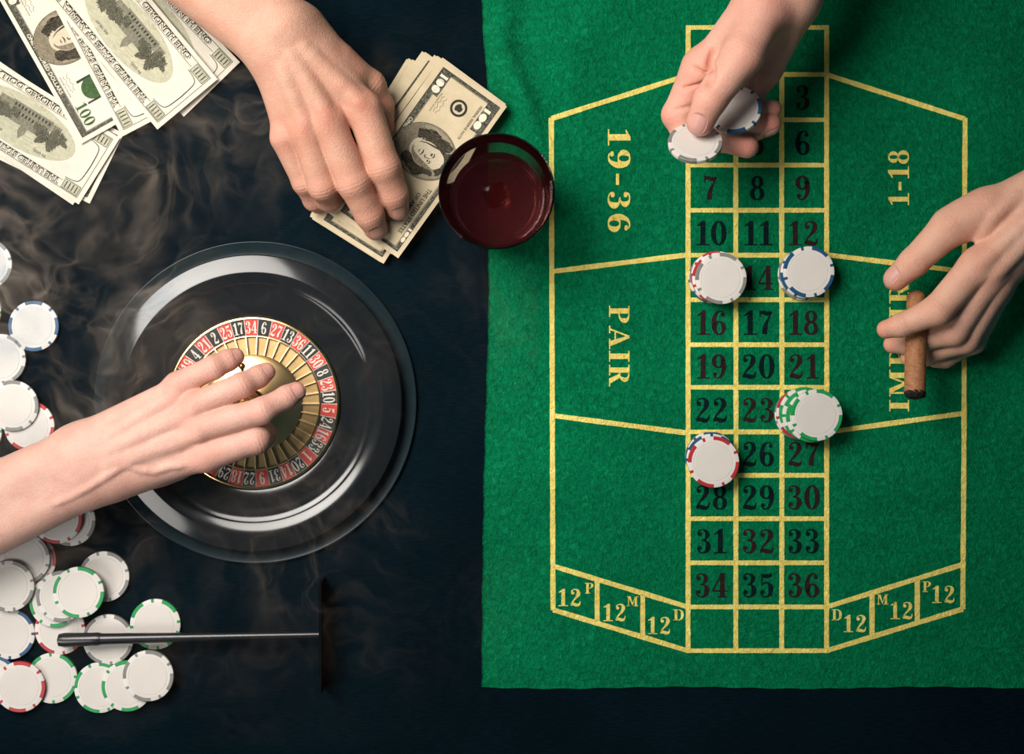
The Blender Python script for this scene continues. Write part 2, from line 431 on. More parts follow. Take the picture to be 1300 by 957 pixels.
chip_body = autosmooth(MB().lathe([(0, 0), (CR - .0005, 0), (CR - .0001, .00015), (CR, .0005), (CR, CT - .0005), (CR - .0001, CT - .00015), (CR - .0005, CT),
                                   (.01492, CT), (.01482, CT - .00022), (.01452, CT - .00022), (.01442, CT), (0, CT)], 72).mesh('chip_body'), 0.5)
chip_body.materials.append(M['chip_white'])
chip_lab = MB().lathe([(0, CT + .00008), (.0141, CT + .00008), (.0142, CT - .0001)], 64).mesh('chip_label'); chip_lab.materials.append(M['chip_label'])
long_me = {}; short_me = {}
for cn, cm in CC.items():
    for q in range(4):
        a = q * math.pi / 2
        me = arc_piece(a + math.radians(20), a + math.radians(62), .0166, CR + .00008, -.00004, CT + .00005, 8).mesh('edge_stripe'); me.materials.append(cm); long_me[cn, q] = me
        me = arc_piece(a - math.radians(8), a - math.radians(1.5), .0166, CR + .00008, -.00004, CT + .00005, 2).mesh('edge_block'); me.materials.append(cm); short_me[cn, q] = me
def chip(px, py, z, color, label, rot=0.0, tilt=None, group='poker chips'):
    p = P(px, py, z + CT)
    o = bpy.data.objects.new('poker_chip', chip_body); COL.objects.link(o)
    o.location = (p.x, p.y, z)
    if tilt is not None:
        nrm = Vector(tilt).normalized(); q = Vector((0, 0, 1)).rotation_difference(nrm)
        o.rotation_mode = 'QUATERNION'; o.rotation_quaternion = q @ Matrix.Rotation(rot, 3, 'Z').to_quaternion()
    else: o.rotation_euler = (0, 0, rot)
    tag(o, label, 'poker chip', group)
    obj('label_disc', chip_lab, None, o)
    for q in range(4):
        obj('edge_stripe', long_me[color, q], None, o)
        obj('edge_block', short_me[color, q], None, o)
    return o
T = CT + 0.00012
G1 = 'loose chips at the left edge'
chip(-17, 335, 0.0002, 'grey', 'grey-edged white chip half out of frame at the left edge, highest one there', 0.3, group=G1)
chip(-31, 394, 0.0002, 'green', 'green-edged chip showing only a sliver at the left edge below the highest chip', 0.0, group=G1)
chip(42.5, 413.8, 0.0002, 'blue', 'blue-edged white chip lying alone on the black cloth above the wrist', 0.85, group=G1)
chip(0.5, 456, 0.0002, 'grey', 'grey-edged chip below left of the lone blue-edged chip', 0.2, group=G1)
chip(37, 541, 0.0002, 'red', 'red-edged chip partly under a grey-edged chip just above the forearm', 0.45, group=G1)
chip(-30, 548, 0.0002, 'green', 'green-edged chip barely visible at the left edge under a grey-edged chip', 0.1, group=G1)
chip(16, 515, 0.0002 + T, 'grey', 'grey-edged chip lying on the red-edged chip above the forearm', 0.9, (0.05, -0.03, 1), group=G1)
chip(6, 612, 0.0002, 'blue', 'blue-edged chip mostly hidden under the forearm at the left edge', 0.2, group=G1)
G2 = 'chips heaped in the lower left corner'
chip(89, 661, 0.0002, 'grey', 'grey-edged chip topmost right of the heap, tucked under the forearm', 0.5, group=G2)
chip(72, 658, 0.0002 + T, 'red', 'red-edged chip on the grey-edged one beside the forearm', -0.95, group=G2)
chip(39, 711, 0.0002, 'red', 'red-edged chip under a grey-edged chip, below the forearm', -0.6, group=G2)
chip(31, 709, 0.0002 + T, 'grey', 'grey-edged chip overlapping a red-edged one, just below the forearm', -0.2, group=G2)
chip(-28, 720, 0.0002, 'grey', 'grey-edged chip at the left edge directly below the forearm', 0.4, group=G2)
chip(11, 744, 0.0002 + 2 * T, 'grey', 'grey-edged chip lying on top at the left edge above the blue-edged chip', 0.32, group=G2)
chip(69, 764, 0.0002 + T, 'green', 'green-edged chip lowest of the three fanned beside the grey top chip', 1.05, group=G2)
chip(78, 757, 0.0002 + 2 * T, 'grey', 'grey-edged chip sandwiched between two green-edged chips', 0.9, group=G2)
chip(99.5, 752, 0.0002 + 3 * T, 'green', 'green-edged chip lying on top of the fanned group', 0.52, group=G2)
chip(132, 732, 0.0002, 'grey', 'grey-edged chip behind the top green-edged chip, on the cloth', 0.35, group=G2)
chip(76, 799, 0.0002, 'red', 'red-edged chip under the grip of the black rake', 0.25, group=G2)
chip(12, 805, 0.0002, 'blue', 'blue-edged chip at the left edge beside the rake grip', 0.1, group=G2)
chip(137, 812, 0.0002, 'grey', 'grey-edged chip crossed by the rake handle near its grip', 0.22, group=G2)
chip(197, 792.5, 0.0002, 'green', 'green-edged chip crossed by the rake handle, rightmost of all', 0.2, group=G2)
chip(188, 858, 0.0002 + 2 * T, 'grey', 'grey-edged chip on top below the rake handle, rightmost in the bottom row', 0.6, group=G2)
chip(161, 871, 0.0002 + T, 'green', 'green-edged chip partly under the rightmost grey chip of the bottom row', 1.0, group=G2)
chip(126, 873, 0.0002, 'green', 'green-edged chip lowest of three overlapping in the bottom row', 0.5, group=G2)
chip(66, 861, 0.0002, 'green', 'green-edged chip in the bottom row beside the red-edged chip', 0.15, group=G2)
chip(25, 872, 0.0002 + T, 'red', 'red-edged chip in the bottom left, on the green-edged one', 0.75, group=G2)
chip(-9, 864, 0.0002, 'blue', 'blue-edged chip in the bottom left corner under the red-edged chip', 0.4, group=G2)
def stackchips(lst, word, cell):
    n = len(lst)
    for i, (x, y, c, r) in enumerate(lst):
        pos = 'top' if i == n - 1 else ('bottom' if i == 0 else '%s from the bottom' % ['', 'second', 'third', 'fourth', 'fifth', 'sixth'][i])
        chip(x, y, FT + 0.0017 + i * T, c, '%s-edged chip, %s of the %s' % (c, pos, word), r, group='chips in the ' + word)
stackchips([(906.5, 353, 'blue', .2), (908, 352, 'grey', .7), (910, 351, 'red', 1.1), (911.5, 353, 'red', .4), (915.5, 353.5, 'grey', .55)], 'upper left stack on the felt', '')
stackchips([(1020, 349, 'grey', .2), (1022, 347, 'grey', .8), (1023.5, 346.5, 'blue', 1.2), (1027, 345, 'blue', .36)], 'upper right stack on the felt', '')
stackchips([(1016, 526, 'grey', .4), (1018, 525, 'red', .25), (1022, 524, 'green', .9), (1026, 527, 'green', .1), (1031, 529, 'green', .7), (1037, 527, 'green', .5)], 'tall green stack on the felt', '')
stackchips([(902.5, 580, 'grey', .3), (903, 581, 'blue', .8), (904, 583, 'blue', .1), (906, 586.5, 'red', .5)], 'red-topped lower left stack on the felt', '')

# ---------------------------------------------------------------- roulette wheel
M['gold'] = simple('polished_gold', (0.80, 0.54, 0.22), 0.17, 1.0, 0.10, 60)
M['gold_dark'] = simple('brushed_gold', (0.46, 0.31, 0.14), 0.40, 1.0, 0.15, 90)
def lacquer():
    m_ = NT('black_lacquer'); co = m_.coord(); f = m_.noise(40, 3, 0.5, co)
    m_.set(Base_Color=(0.010, 0.012, 0.014), Roughness=m_.ramp(f, [(0.3, 0.10), (0.7, 0.14)])); m_.b.inputs['Specular IOR Level'].default_value = 0.5
    return m_.m
M['lacquer'] = lacquer()
M['gold_dome'] = simple('spun_gold', (0.78, 0.52, 0.24), 0.30, 1.0, 0.12, 60)
M['gold_fret'] = simple('pale_gold', (0.92, 0.72, 0.42), 0.35, 1.0, 0.05, 60)
def dull(): 
    m_ = NT('smoked_plastic'); co = m_.coord(); f = m_.noise(50, 3, 0.5, co)
    m_.set(Base_Color=m_.ramp(f, [(0.3, (0.006, 0.014, 0.018)), (0.7, (0.009, 0.019, 0.024))]), Roughness=0.16); m_.b.inputs['Specular IOR Level'].default_value = 0.3
    return m_.m
M['plastic'] = dull()
M['tile_red'] = simple('pocket_red', (0.62, 0.045, 0.035), 0.4, 0, 0.05)
M['tile_black'] = simple('pocket_black', (0.006, 0.008, 0.012), 0.4)
M['tile_green'] = simple('pocket_green', (0.01, 0.22, 0.06), 0.4)
M['numeral'] = simple('numeral_cream', (0.72, 0.66, 0.55), 0.5, 0, 0.04)
WC = P(321.5, 511.5, 0.012); wheel = empty('roulette_wheel', (WC.x, WC.y, 0.0))
tag(wheel, 'black roulette wheel with gold centre and red and black number pockets', 'roulette wheel')
u = S * 0.99
def sm(me): return autosmooth(me, 0.9)
obj('base_flange', sm(MB().lathe([(120 * u, 0.0002), (200 * u, .0002), (206.3 * u, .001), (206.6 * u, .0022), (206.2 * u, .0029), (205.4 * u, .0031), (204.6 * u, .0029), (189 * u, .0029), (120 * u, .0029)], 160).mesh('base_flange')), M['plastic'], wheel)
K = math.tan(math.radians(12)) * u
prof = [(188.6 * u, .0122), (188 * u, .0126), (187 * u, .0128), (167.5 * u, .0128 + 19.5 * K), (166 * u, .0128 + 20.4 * K), (164.5 * u, .0128 + 19.8 * K), (159.5 * u, .0128 + 15 * K), (158 * u, .0128 + 13 * K), (153 * u, .0138), (150.5 * u, .0130)]
rim = [(188.8 * u, .0027)] + prof
obj('bowl_rim', sm(MB().lathe(rim, 160).mesh('bowl_rim')), M['lacquer'], wheel)
obj('bowl', sm(MB().lathe([(150.5 * u, .0130), (147 * u, .0122), (143 * u, .0119), (139 * u, .0117), (136 * u, .0114), (132 * u, .0112), (122 * u, .0108), (113 * u, .0104), (110.5 * u, .0100), (110 * u, .0086), (30 * u, .0086)], 160).mesh('bowl')), M['lacquer'], wheel)
RZ = .0110
obj('rotor_rim', sm(MB().lathe([(109.6 * u, .0087), (109.6 * u, RZ + .0010), (109 * u, RZ + .0014), (106.8 * u, RZ + .0014), (106.4 * u, RZ + .0006), (106.4 * u, .0087)], 160, close=True).mesh('rotor_rim')), M['gold'], wheel)
obj('number_ring', MB().lathe([(107 * u, .0088), (107 * u, RZ), (84 * u, RZ - .0010), (84 * u, .0088)], 160).mesh('number_ring'), M['numeral'], wheel)
obj('inner_band', sm(MB().lathe([(85.4 * u, .0088), (85.4 * u, RZ + .0002), (84.6 * u, RZ + .0004), (83.4 * u, RZ + .0002), (83.2 * u, .0088)], 160).mesh('inner_band')), M['gold'], wheel)
obj('pocket_floor', MB().lathe([(83.5 * u, .0092), (60 * u, .0090)], 160).mesh('pocket_floor'), M['gold_dark'], wheel)
SEQ = [6, 27, 13, 36, 11, 30, 8, 23, 10, 5, 24, 16, 33, 1, 20, 14, 31, 9, 22, 18, 29, 7, 28, 12, 35, 3, 26, 0, 32, 15, 19, 4, 21, 2, 25, 17, 34]
STEP = 2 * math.pi / 37
for k, nmb in enumerate(SEQ):
    ang = math.pi / 2 - (math.radians(8.0) + k * STEP)      # world angle, clockwise order
    hw = STEP / 2 - 0.006
    V = []; F = []
    for i in range(4):
        a = ang - hw + 2 * hw * i / 3; c, s_ = math.cos(a), math.sin(a)
        V += [(86 * u * c, 86 * u * s_, RZ - .0005), (106 * u * c, 106 * u * s_, RZ + .0004), (86 * u * c, 86 * u * s_, RZ - .0012), (106 * u * c, 106 * u * s_, RZ - .0003)]
        if i:
            a0 = (i - 1) * 4; F += [(a0, a0 + 1, a0 + 5, a0 + 4), (a0 + 1, a0 + 3, a0 + 7, a0 + 5), (a0 + 2, a0, a0 + 4, a0 + 6)]
    F += [(0, 2, 3, 1), (12, 13, 15, 14)]
    col = 'tile_green' if nmb == 0 else ('tile_red' if nmb in RED else 'tile_black')
    t = obj('number_tile', mesh('number_tile', V, F), M[col], wheel)
    t['label'] = ('green' if nmb == 0 else 'red' if nmb in RED else 'black') + ' number tile %d' % nmb
    gv, gf, w = glyph_text(str(nmb), 0.03); hg = 15.5 * u; sx = hg * 0.72
    er = Vector((math.cos(ang), math.sin(ang), 0)); et = Vector((math.sin(ang), -math.cos(ang), 0))
    c0 = er * (88.3 * u); V3 = []
    for a, b in gv:
        v = c0 + et * ((a - w / 2) * sx) + er * (b * hg); rr = v.length; V3.append((v.x, v.y, RZ - .0005 + .0009 * (rr - 86 * u) / (20 * u) + .00012))
    obj('numeral', mesh('numeral', V3, gf), M['numeral'], t)
for k in range(37):
    ang = math.pi / 2 - (math.radians(8.0) + (k + .5) * STEP)
    fm = MB().box(61.5 * u, 84 * u, -.00045, .00045, .0089, RZ + .0008).mesh('fret')
    o = obj('fret', fm, M['gold_fret'], wheel); o.rotation_euler = (0, 0, ang)
dome = [(61.5 * u, .0089), (61.5 * u, .0120), (60.5 * u, .0124)] + [(r * u, .0124 + .0095 * (1 - (r / 60.5) ** 1.5)) for r in (56, 50, 43, 36, 29, 22, 17)]
obj('centre_dome', sm(MB().lathe(dome, 128).mesh('centre_dome')), M['gold_dome'], wheel)
turret = obj('turret', sm(MB().lathe([(18 * u, .0200), (17 * u, .0230), (13.5 * u, .0240), (12.5 * u, .0260), (9 * u, .0275), (7 * u, .031), (6 * u, .036), (8.5 * u, .038), (9.5 * u, .040), (8 * u, .0425),
                                  (5 * u, .0435), (4.5 * u, .046), (6.5 * u, .0475), (6.8 * u, .0495), (4 * u, .052), (0, .0527)], 48).mesh('turret')), M['gold'], wheel)
for q in range(4):
    a = math.pi / 2 + math.radians(8) + q * math.pi / 2; c, s_ = math.cos(a), math.sin(a)
    pts = [(r * u * c, r * u * s_, z) for r, z in ((5, .040), (15, .0405), (25, .0395), (36, .0385), (45, .0385))]
    obj('turret_arm', sm(MB().tube(pts, [.0020, .0014, .0019, .0012, .0012], 14).mesh('turret_arm')), M['gold'], turret)
    obj('arm_knob', sm(MB().sphere((48 * u * c, 48 * u * s_, .0386), .0026, 16, 10).mesh('arm_knob')), M['gold'], turret)

# ---------------------------------------------------------------- rake
M['black_metal'] = simple('black_metal', (0.010, 0.011, 0.013), 0.28, 0.0, 0.1, 100, 0, 0.6)
M['rake_board'] = simple('black_board', (0.002, 0.003, 0.004), 0.9, 0, 0.1, 100, 0, 0.05)
rk = empty('rake', P(407, 806, 0)); tag(rk, 'black croupier rake with long thin handle lying across chips', 'rake')
rk_l = rk.location.copy()
def rp(px, py, z): v = P(px, py, z) - rk_l; return (v.x, v.y, z)
obj('handle', sm(MB().tube([rp(128, 811, .0148), rp(200, 809.5, .0150), rp(300, 807.5, .0165), rp(408, 805.5, .0180)], [.0043, .0038, .0031, .0026], 20).mesh('handle')), M['black_metal'], rk)
obj('grip', sm(MB().tube([rp(73, 812.5, .0143), rp(75, 812.5, .0143), rp(82, 812.4, .0143), rp(118, 811.3, .0146), rp(124, 811.1, .0147), rp(129, 811, .0148)], [.0020, .0046, .0054, .0049, .0051, .0044], 24).mesh('grip')), M['black_metal'], rk)
y0 = rp(407, 737, .02)[1]; y1 = rp(407, 879, .02)[1]; xh = rp(406.0, 806, .024)[0]
obj('head_board', MB().box(xh - .0008, xh + .0012, y1, y0, .0004, .024).mesh('head_board'), M['rake_board'], rk)

# ---------------------------------------------------------------- whiskey glass
def glass_mat():
    m_ = NT('clear_glass'); m_.set(Base_Color=(0.93, 0.93, 0.93), Roughness=0.0); m_.b.inputs['Transmission Weight'].default_value = 1; m_.b.inputs['IOR'].default_value = 1.45
    return m_.m
M['glass'] = glass_mat()
def liquid_mat():
    m_ = NT('amber_whiskey'); m_.set(Base_Color=(1, 1, 1), Roughness=0.0); m_.b.inputs['Transmission Weight'].default_value = 1; m_.b.inputs['IOR'].default_value = 1.34
    ab = m_.n('ShaderNodeVolumeAbsorption'); ab.inputs['Color'].default_value = (0.80, 0.13, 0.08, 1); ab.inputs['Density'].default_value = 45
    df = m_.n('ShaderNodeBsdfDiffuse'); df.inputs['Color'].default_value = (0.080, 0.011, 0.013, 1)
    mx = m_.n('ShaderNodeMixShader'); mx.inputs[0].default_value = 0.36; m_.l(m_.b.outputs[0], mx.inputs[1]); m_.l(df.outputs[0], mx.inputs[2]); m_.l(mx.outputs[0], m_.out.inputs['Surface'])
    m_.l(ab.outputs[0], m_.out.inputs['Volume']); return m_.m
M['liquid'] = liquid_mat()
gc = P(632, 257, 0.0)
GZ = 0.0032
gl = empty('whiskey_glass', (gc.x, gc.y, GZ)); tag(gl, 'round tumbler glass of dark red whiskey standing on the felt edge', 'glass')
outer = [(0, 0), (.0290, 0), (.0300, 0), (.0320, .0010), (.0335, .004), (.0365, .030), (.0392, .060), (.0412, .0855), (.0411, .0868)]
inner = [(.0400, .0868), (.0396, .0855), (.0372, .060), (.0342, .030), (.0318, .012), (.029, .0097), (.0280, .0095), (.0275, .0095), (0, .0095)]
obj('tumbler', autosmooth(MB().lathe(outer + inner, 96).mesh('tumbler'), 1.0), M['glass'], gl)
lz = .031
liq = [(0, .0094), (.0275, .0094), (.0280, .0094), (.0291, .0096), (.0319, .0119), (.0333, .022), (.03450, lz), (.0341, lz - .0004), (.0336, lz - .0005), (.0331, lz - .0005), (0, lz - .0005)]
lo = obj('whiskey', autosmooth(MB().lathe(liq, 96).mesh('whiskey'), 1.0), M['liquid']); lo.location = (gc.x, gc.y, GZ)
tag(lo, 'dark red brown whiskey filling half of the tumbler', 'drink', kind='stuff')
def ice_me():
    b = MB(); n = 7
    s_ = .0095
    import itertools
    for ax in range(3):
        for sg in (-1, 1):
            V = []; F = []
            for i in range(n):
                for j in range(n):
                    p = [0, 0, 0]; a = (i / (n - 1)) * 2 - 1; c = (j / (n - 1)) * 2 - 1
                    p[ax] = sg; p[(ax + 1) % 3] = a; p[(ax + 2) % 3] = c
                    v = Vector(p); l4 = (abs(v.x) ** 6 + abs(v.y) ** 6 + abs(v.z) ** 6) ** (1 / 6); v = v / l4 * s_
                    v += Vector((math.sin(v.y * 500), math.sin(v.z * 430 + 1), math.sin(v.x * 470 + 2))) * .0004
                    V.append(tuple(v))
            for i in range(n - 1):
                for j in range(n - 1):
                    q = (i * n + j, (i + 1) * n + j, (i + 1) * n + j + 1, i * n + j + 1); F.append(q if sg > 0 else q[::-1])
            b.add(V, F)
    return b.mesh('ice_cube', True)
def ice_mat():
    m_ = NT('ice'); m_.set(Base_Color=(0.95, 0.62, 0.50), Roughness=0.03); m_.b.inputs['Transmission Weight'].default_value = 1.0; m_.b.inputs['IOR'].default_value = 1.18; return m_.m
ic = obj('ice_cube', ice_me(), ice_mat()); ic.location = (gc.x - .0015, gc.y + .003, GZ + lz - .0080); ic.rotation_euler = (.12, .1, .3)
tag(ic, 'melting ice cube floating in the dark red whiskey', 'ice cube')

# ---------------------------------------------------------------- banknotes
BL, BW = 0.1405, 0.0594
def paper_mat(nm, ca_, cb_):
    m_ = NT(nm); f = m_.noise(60, 4, 0.6); f2 = m_.noise(1400, 2, .6)
    c = m_.ramp(f, [(0.3, ca_), (0.7, cb_)]); c = m_.mix(1, c, m_.ramp(f2, [(0.3, .93), (0.7, 1.05)]), 'MULTIPLY')
    m_.set(Base_Color=c, Roughness=.85); m_.b.inputs['Specular IOR Level'].default_value = .15; m_.bump(f, .2, .001); return m_.m
M['paper'] = paper_mat('note_paper', (0.62, 0.56, 0.46), (0.72, 0.65, 0.54))
M['paper_tan'] = paper_mat('tan_note_paper', (0.50, 0.41, 0.27), (0.60, 0.50, 0.34))
def engraved(name, dark, light, scale=1500, lo=.40, hi=.58, stretch=(1, .3, 1)):
    m_ = NT(name); co = m_.coord(); mp = m_.n('ShaderNodeMapping'); m_.l(co, mp.inputs[0]); mp.inputs['Scale'].default_value = stretch; mp.inputs['Rotation'].default_value = (0, 0, .5)
    f = m_.noise(scale, 3, .7, mp.outputs[0], 2.0)
    m_.set(Base_Color=m_.ramp(f, [(lo, dark), (hi, light)]), Roughness=.8); m_.b.inputs['Specular IOR Level'].default_value = .15; return m_.m
M['ink'] = simple('banknote_ink', (0.030, 0.032, 0.026), .8, 0, .2, 800, 0, .1)
M['ink_mid'] = engraved('border_engraving', (0.022, 0.024, 0.020), (0.36, .33, .24), 1300, .48, .70)
M['ink_light'] = simple('note_light', (0.70, 0.64, 0.50), .8, 0, .05, 500, 0, .1)
M['ink_green'] = engraved('green_seal_ink', (0.012, 0.060, 0.016), (0.20, .28, .10), 1400, .50, .72, (1, 1, 1))
M['oval_tone'] = engraved('portrait_background', (0.14, 0.115, 0.075), (0.40, .34, .24), 2200, .35, .65, (1, .15, 1))
M['face_tone'] = engraved('portrait_face', (0.36, 0.29, 0.19), (0.64, .56, .42), 1600, .30, .60, (1, .4, 1))
M['hair_tone'] = engraved('portrait_hair', (0.016, 0.014, 0.011), (0.17, .14, .09), 900, .45, .75, (1, .3, 1))
M['coat_tone'] = engraved('portrait_coat', (0.09, 0.075, 0.05), (0.34, .29, .20), 1000, .35, .70, (.3, 1, 1))
M['lawn_tone'] = engraved('vignette_lawn', (0.33, 0.32, 0.22), (0.52, .49, .36), 260, .30, .70, (.5, 1, 1))
M['tree_tone'] = engraved('vignette_tree', (0.030, 0.032, 0.022), (0.26, .25, .17), 900, .42, .75, (1, 1, 1))
M['hall_tone'] = engraved('vignette_hall', (0.07, 0.07, 0.050), (0.30, .28, .20), 900, .30, .70, (1, .2, 1))

_tc = {}
def sans(txt, size, width=None, bold=.018):
    k = (txt, size, width, bold)
    if k in _tc: return _tc[k]
    cu = bpy.data.curves.new('t', 'FONT'); cu.body = txt; cu.size = 1.0; cu.resolution_u = 2; cu.align_x = 'CENTER'
    cu.offset = bold
    o = bpy.data.objects.new('t', cu); COL.objects.link(o); bpy.context.view_layer.update()
    dg = bpy.context.evaluated_depsgraph_get(); me = bpy.data.meshes.new_from_object(o.evaluated_get(dg))
    V = np.array([v.co[:2] for v in me.vertices]); F = [tuple(p.vertices) for p in me.polygons]
    bpy.data.objects.remove(o); bpy.data.curves.remove(cu); bpy.data.meshes.remove(me)
    mn, mx = V.min(0), V.max(0); V = (V - (mn + mx) / 2)
    sy = size / (mx[1] - mn[1]); sx = (width / (mx[0] - mn[0])) if width else sy
    V = V * np.array([sx, sy]); _tc[k] = ([tuple(v) for v in V], F); return _tc[k]
mmv = lambda V: [(a * .001, b * .001) for a, b in V]
def off(VF, dx, dy): V, F = VF; return [(a + dx, b + dy) for a, b in V], F
def merge(*parts):
    V = []; F = []
    for v, f in parts: n = len(V); V += list(v); F += [tuple(i + n for i in q) for q in f]
    return V, F
def ell(cx, cy, rx, ry, n=40):
    return radial(cx, cy, [(rx * math.cos(2 * math.pi * k / n), ry * math.sin(2 * math.pi * k / n)) for k in range(n)])
def radial(cx, cy, ring):
    n = len(ring); R = max(1, int(max(math.hypot(*p) for p in ring) / 3.5)); V = [(cx, cy)]; F = []
    for r in range(1, R + 1): V += [(cx + x * r / R, cy + y * r / R) for x, y in ring]
    for k in range(n):
        F.append((0, 1 + k, 1 + (k + 1) % n))
        for r in range(1, R): a = 1 + (r - 1) * n; b = a + n; F.append((a + k, b + k, b + (k + 1) % n, a + (k + 1) % n))
    return V, F
def ering(cx, cy, rx, ry, w, n=48):
    V = []; F = []
    for k in range(n):
        c, s_ = math.cos(2 * math.pi * k / n), math.sin(2 * math.pi * k / n); V += [(cx + rx * c, cy + ry * s_), (cx + (rx - w) * c, cy + (ry - w) * s_)]
    for k in range(n): a = 2 * k; b = 2 * ((k + 1) % n); F.append((a, b, b + 1, a + 1))
    return V, F
def frame(x0, y0, x1, y1, w): return merge(grid(x0, y0, x1, y0 + w), grid(x0, y1 - w, x1, y1), grid(x0, y0 + w, x0 + w, y1 - w), grid(x1 - w, y0 + w, x1, y1 - w))
def grid(x0, y0, x1, y1, step=5.0):
    nx = max(1, int(abs(x1 - x0) / step)); ny = max(1, int(abs(y1 - y0) / step)); V = [(x0 + (x1 - x0) * i / nx, y0 + (y1 - y0) * j / ny) for j in range(ny + 1) for i in range(nx + 1)]
    return V, [(j * (nx + 1) + i, j * (nx + 1) + i + 1, (j + 1) * (nx + 1) + i + 1, (j + 1) * (nx + 1) + i) for j in range(ny) for i in range(nx)]
def blob(cx, cy, r, seed, n=44, amp=.28, sy=1.0):
    rr = random.Random(seed); ph = [rr.random() * 6.3 for _ in range(5)]
    V = []
    for k in range(n):
        a = 2 * math.pi * k / n; q = r * (1 + amp * .4 * math.sin(3 * a + ph[0]) + amp * .3 * math.sin(5 * a + ph[1]) + amp * .6 * (rr.random() - .5)); V.append((q * math.cos(a), q * sy * math.sin(a)))
    return radial(cx, cy, V)
def st(*pts): return stroke([tuple(p) for p in pts])
hx, hy = BL * 500, BW * 500        # half sizes in mm
# (part name, material, (V,F) in mm, layer)
corner100 = lambda cx, cy, h_, w_: merge(*[ell(cx + dx, cy, w_ * .17, h_ * .5, 16) for dx in (-w_ * .02, w_ * .32)], off(rect(-w_ * .06, -h_ * .5, w_ * .06, h_ * .5), cx - w_ * .32, cy))
FRONT = [
 ('border_print', 'ink_mid', merge(grid(-hx + 4, -hy + 3.6, hx - 4, -hy + 8.2), grid(-hx + 4, hy - 6.6, hx - 4, hy - 3.8), grid(-hx + 4, -hy + 8.2, -hx + 6.2, hy - 6.6), grid(hx - 6, -hy + 8.2, hx - 4, hy - 6.6),
        grid(-hx + 4, -hy + 4, -hx + 25, -hy + 12.5), grid(-hx + 6, hy - 13, -hx + 30, hy - 6.6)), 1),
 ('border_rule', 'ink', merge(frame(-hx + 3.6, -hy + 3.2, hx - 3.6, hy - 3.4, .5), frame(-hx + 6.4, -hy + 8.4, hx - 6.2, hy - 6.9, .35)), 2),
 ('lettering', 'ink_light', merge(off(sans('ONE HUNDRED DOLLARS', 3.0, 52), 4, -hy + 6.0), corner100(-hx + 15, -hy + 8.2, 6.5, 17), corner100(-hx + 18, hy - 9.8, 5.5, 20), corner100(hx - 18, hy - 5.2, 2.8, 14), corner100(-hx + 44, hy - 5.3, 2.8, 14)), 3),
 ('lettering', 'ink', merge(off(sans('FEDERAL RESERVE NOTE', 2.0, 30), -44, hy - 15.5), off(sans('THE UNITED STATES', 3.4, 40), 34, hy - 10.5), off(sans('OF AMERICA', 3.0, 26), 34, hy - 15.5), off(sans('AB 7204615 C', 2.6, 28), 40, 7.5),
        off(ering(0, 0, 3.1, 4.2, 1.1, 24), -hx + 15.3, -hy + 8.2), off(ering(0, 0, 1.5, 2.2, .9, 16), -hx + 20.4, -hy + 8.2)), 3),
 ('signature', 'ink', merge(*[st(*[(x0 + k * 1.6, y0 + .75 * math.sin(k * 2.1 + s_) + .3 * math.sin(k * 5.3 + s_), .28) for k in range(10)]) for x0, y0, s_ in ((-49, -10.5, 0), (-49, -13.5, 2), (18, -13.5, 1), (19, -16.5, 3))],
        off(sans('TREASURER OF THE NOTE', 1.0, 17), -42, -15.8), off(sans('SECRETARY OF THE NOTE', 1.0, 17), 27, -19)), 2),
 ('black_seal', 'ink', merge(ering(-48, 1, 6.6, 6.6, 1.9), blob(-48, 1, 3.0, 5)), 2),
 ('green_seal', 'ink_green', merge(ell(37, -1, 8.6, 8.6)), 2),
 ('seal_rules', 'ink', merge(grid(27, -9.8, 29, 9), grid(45.2, -9.8, 46.8, 9)), 1),
 ('green_value', 'ink_green', off((mmv([(a * 1000, b * 1000) for a, b in [(x * 9.5, y * 9.0) for x, y in glyph_text('100', .02)[0]]]), glyph_text('100', .02)[1]), 43, -hy + 9.8), 3),
 ('portrait_oval', 'oval_tone', ell(-7, -.6, 20.5, 24.2), 4),
 ('portrait_ring', 'ink', merge(ering(-7, -.6, 20.8, 24.5, .45), ering(-7, -.6, 19.8, 23.5, .25)), 5),
 ('portrait_coat', 'coat_tone', merge(poly((-24.5, -14), (-20, -9), (-13, -6), (-3, -6.5), (5, -8), (10.5, -13.5), (5, -20), (-3, -23.8), (-10, -23.9), (-19, -19.8))), 5),
 ('portrait_collar', 'face_tone', merge(st((-15, -6, 3), (-10, -10.5, 3.4), (-4, -11, 3.4), (1, -7.5, 2.5))), 6),
 ('portrait_hair', 'hair_tone', merge(blob(-15.5, 1, 8.6, 3, sy=1.6), blob(5.2, -1, 6.0, 4, sy=2.2), blob(-7, 15, 9.5, 8, sy=.65)), 6),
 ('portrait_face', 'face_tone', blob(-5.5, 2.4, 9.6, 11, 40, .06, 1.38), 7),
 ('portrait_features', 'hair_tone', merge(st((-9.5, 6.2, .5), (-7.6, 7.2, 1.0), (-5.8, 6.4, .5)), st((-3.4, 6.3, .5), (-1.8, 7, .9), (-.4, 6.2, .4)), ell(-7.6, 4.9, 1.2, .8, 12), ell(-2.1, 4.9, 1.0, .7, 12),
        st((-4.4, 5.6, .4), (-3.4, 2.2, .7), (-3.9, 1.0, .9), (-5.5, .9, .5)), st((-7.8, -2.3, .5), (-5.2, -1.7, 1.0), (-2.4, -2.4, .5)), st((-6.5, -4.4, .3), (-5, -4.9, .8), (-3.4, -4.4, .3)), st((-14.2, 9, .6), (-13.8, 3, 1.4), (-12.8, -4, .8), (-10.5, -8.5, .5))), 9),
 ('portrait_shade', 'coat_tone', st((1.8, 12, .8), (2.0, 5, 3.6), (1.2, -2, 4.4), (-2.0, -8.5, 2.0), (-6, -10.6, .8)), 8),
]
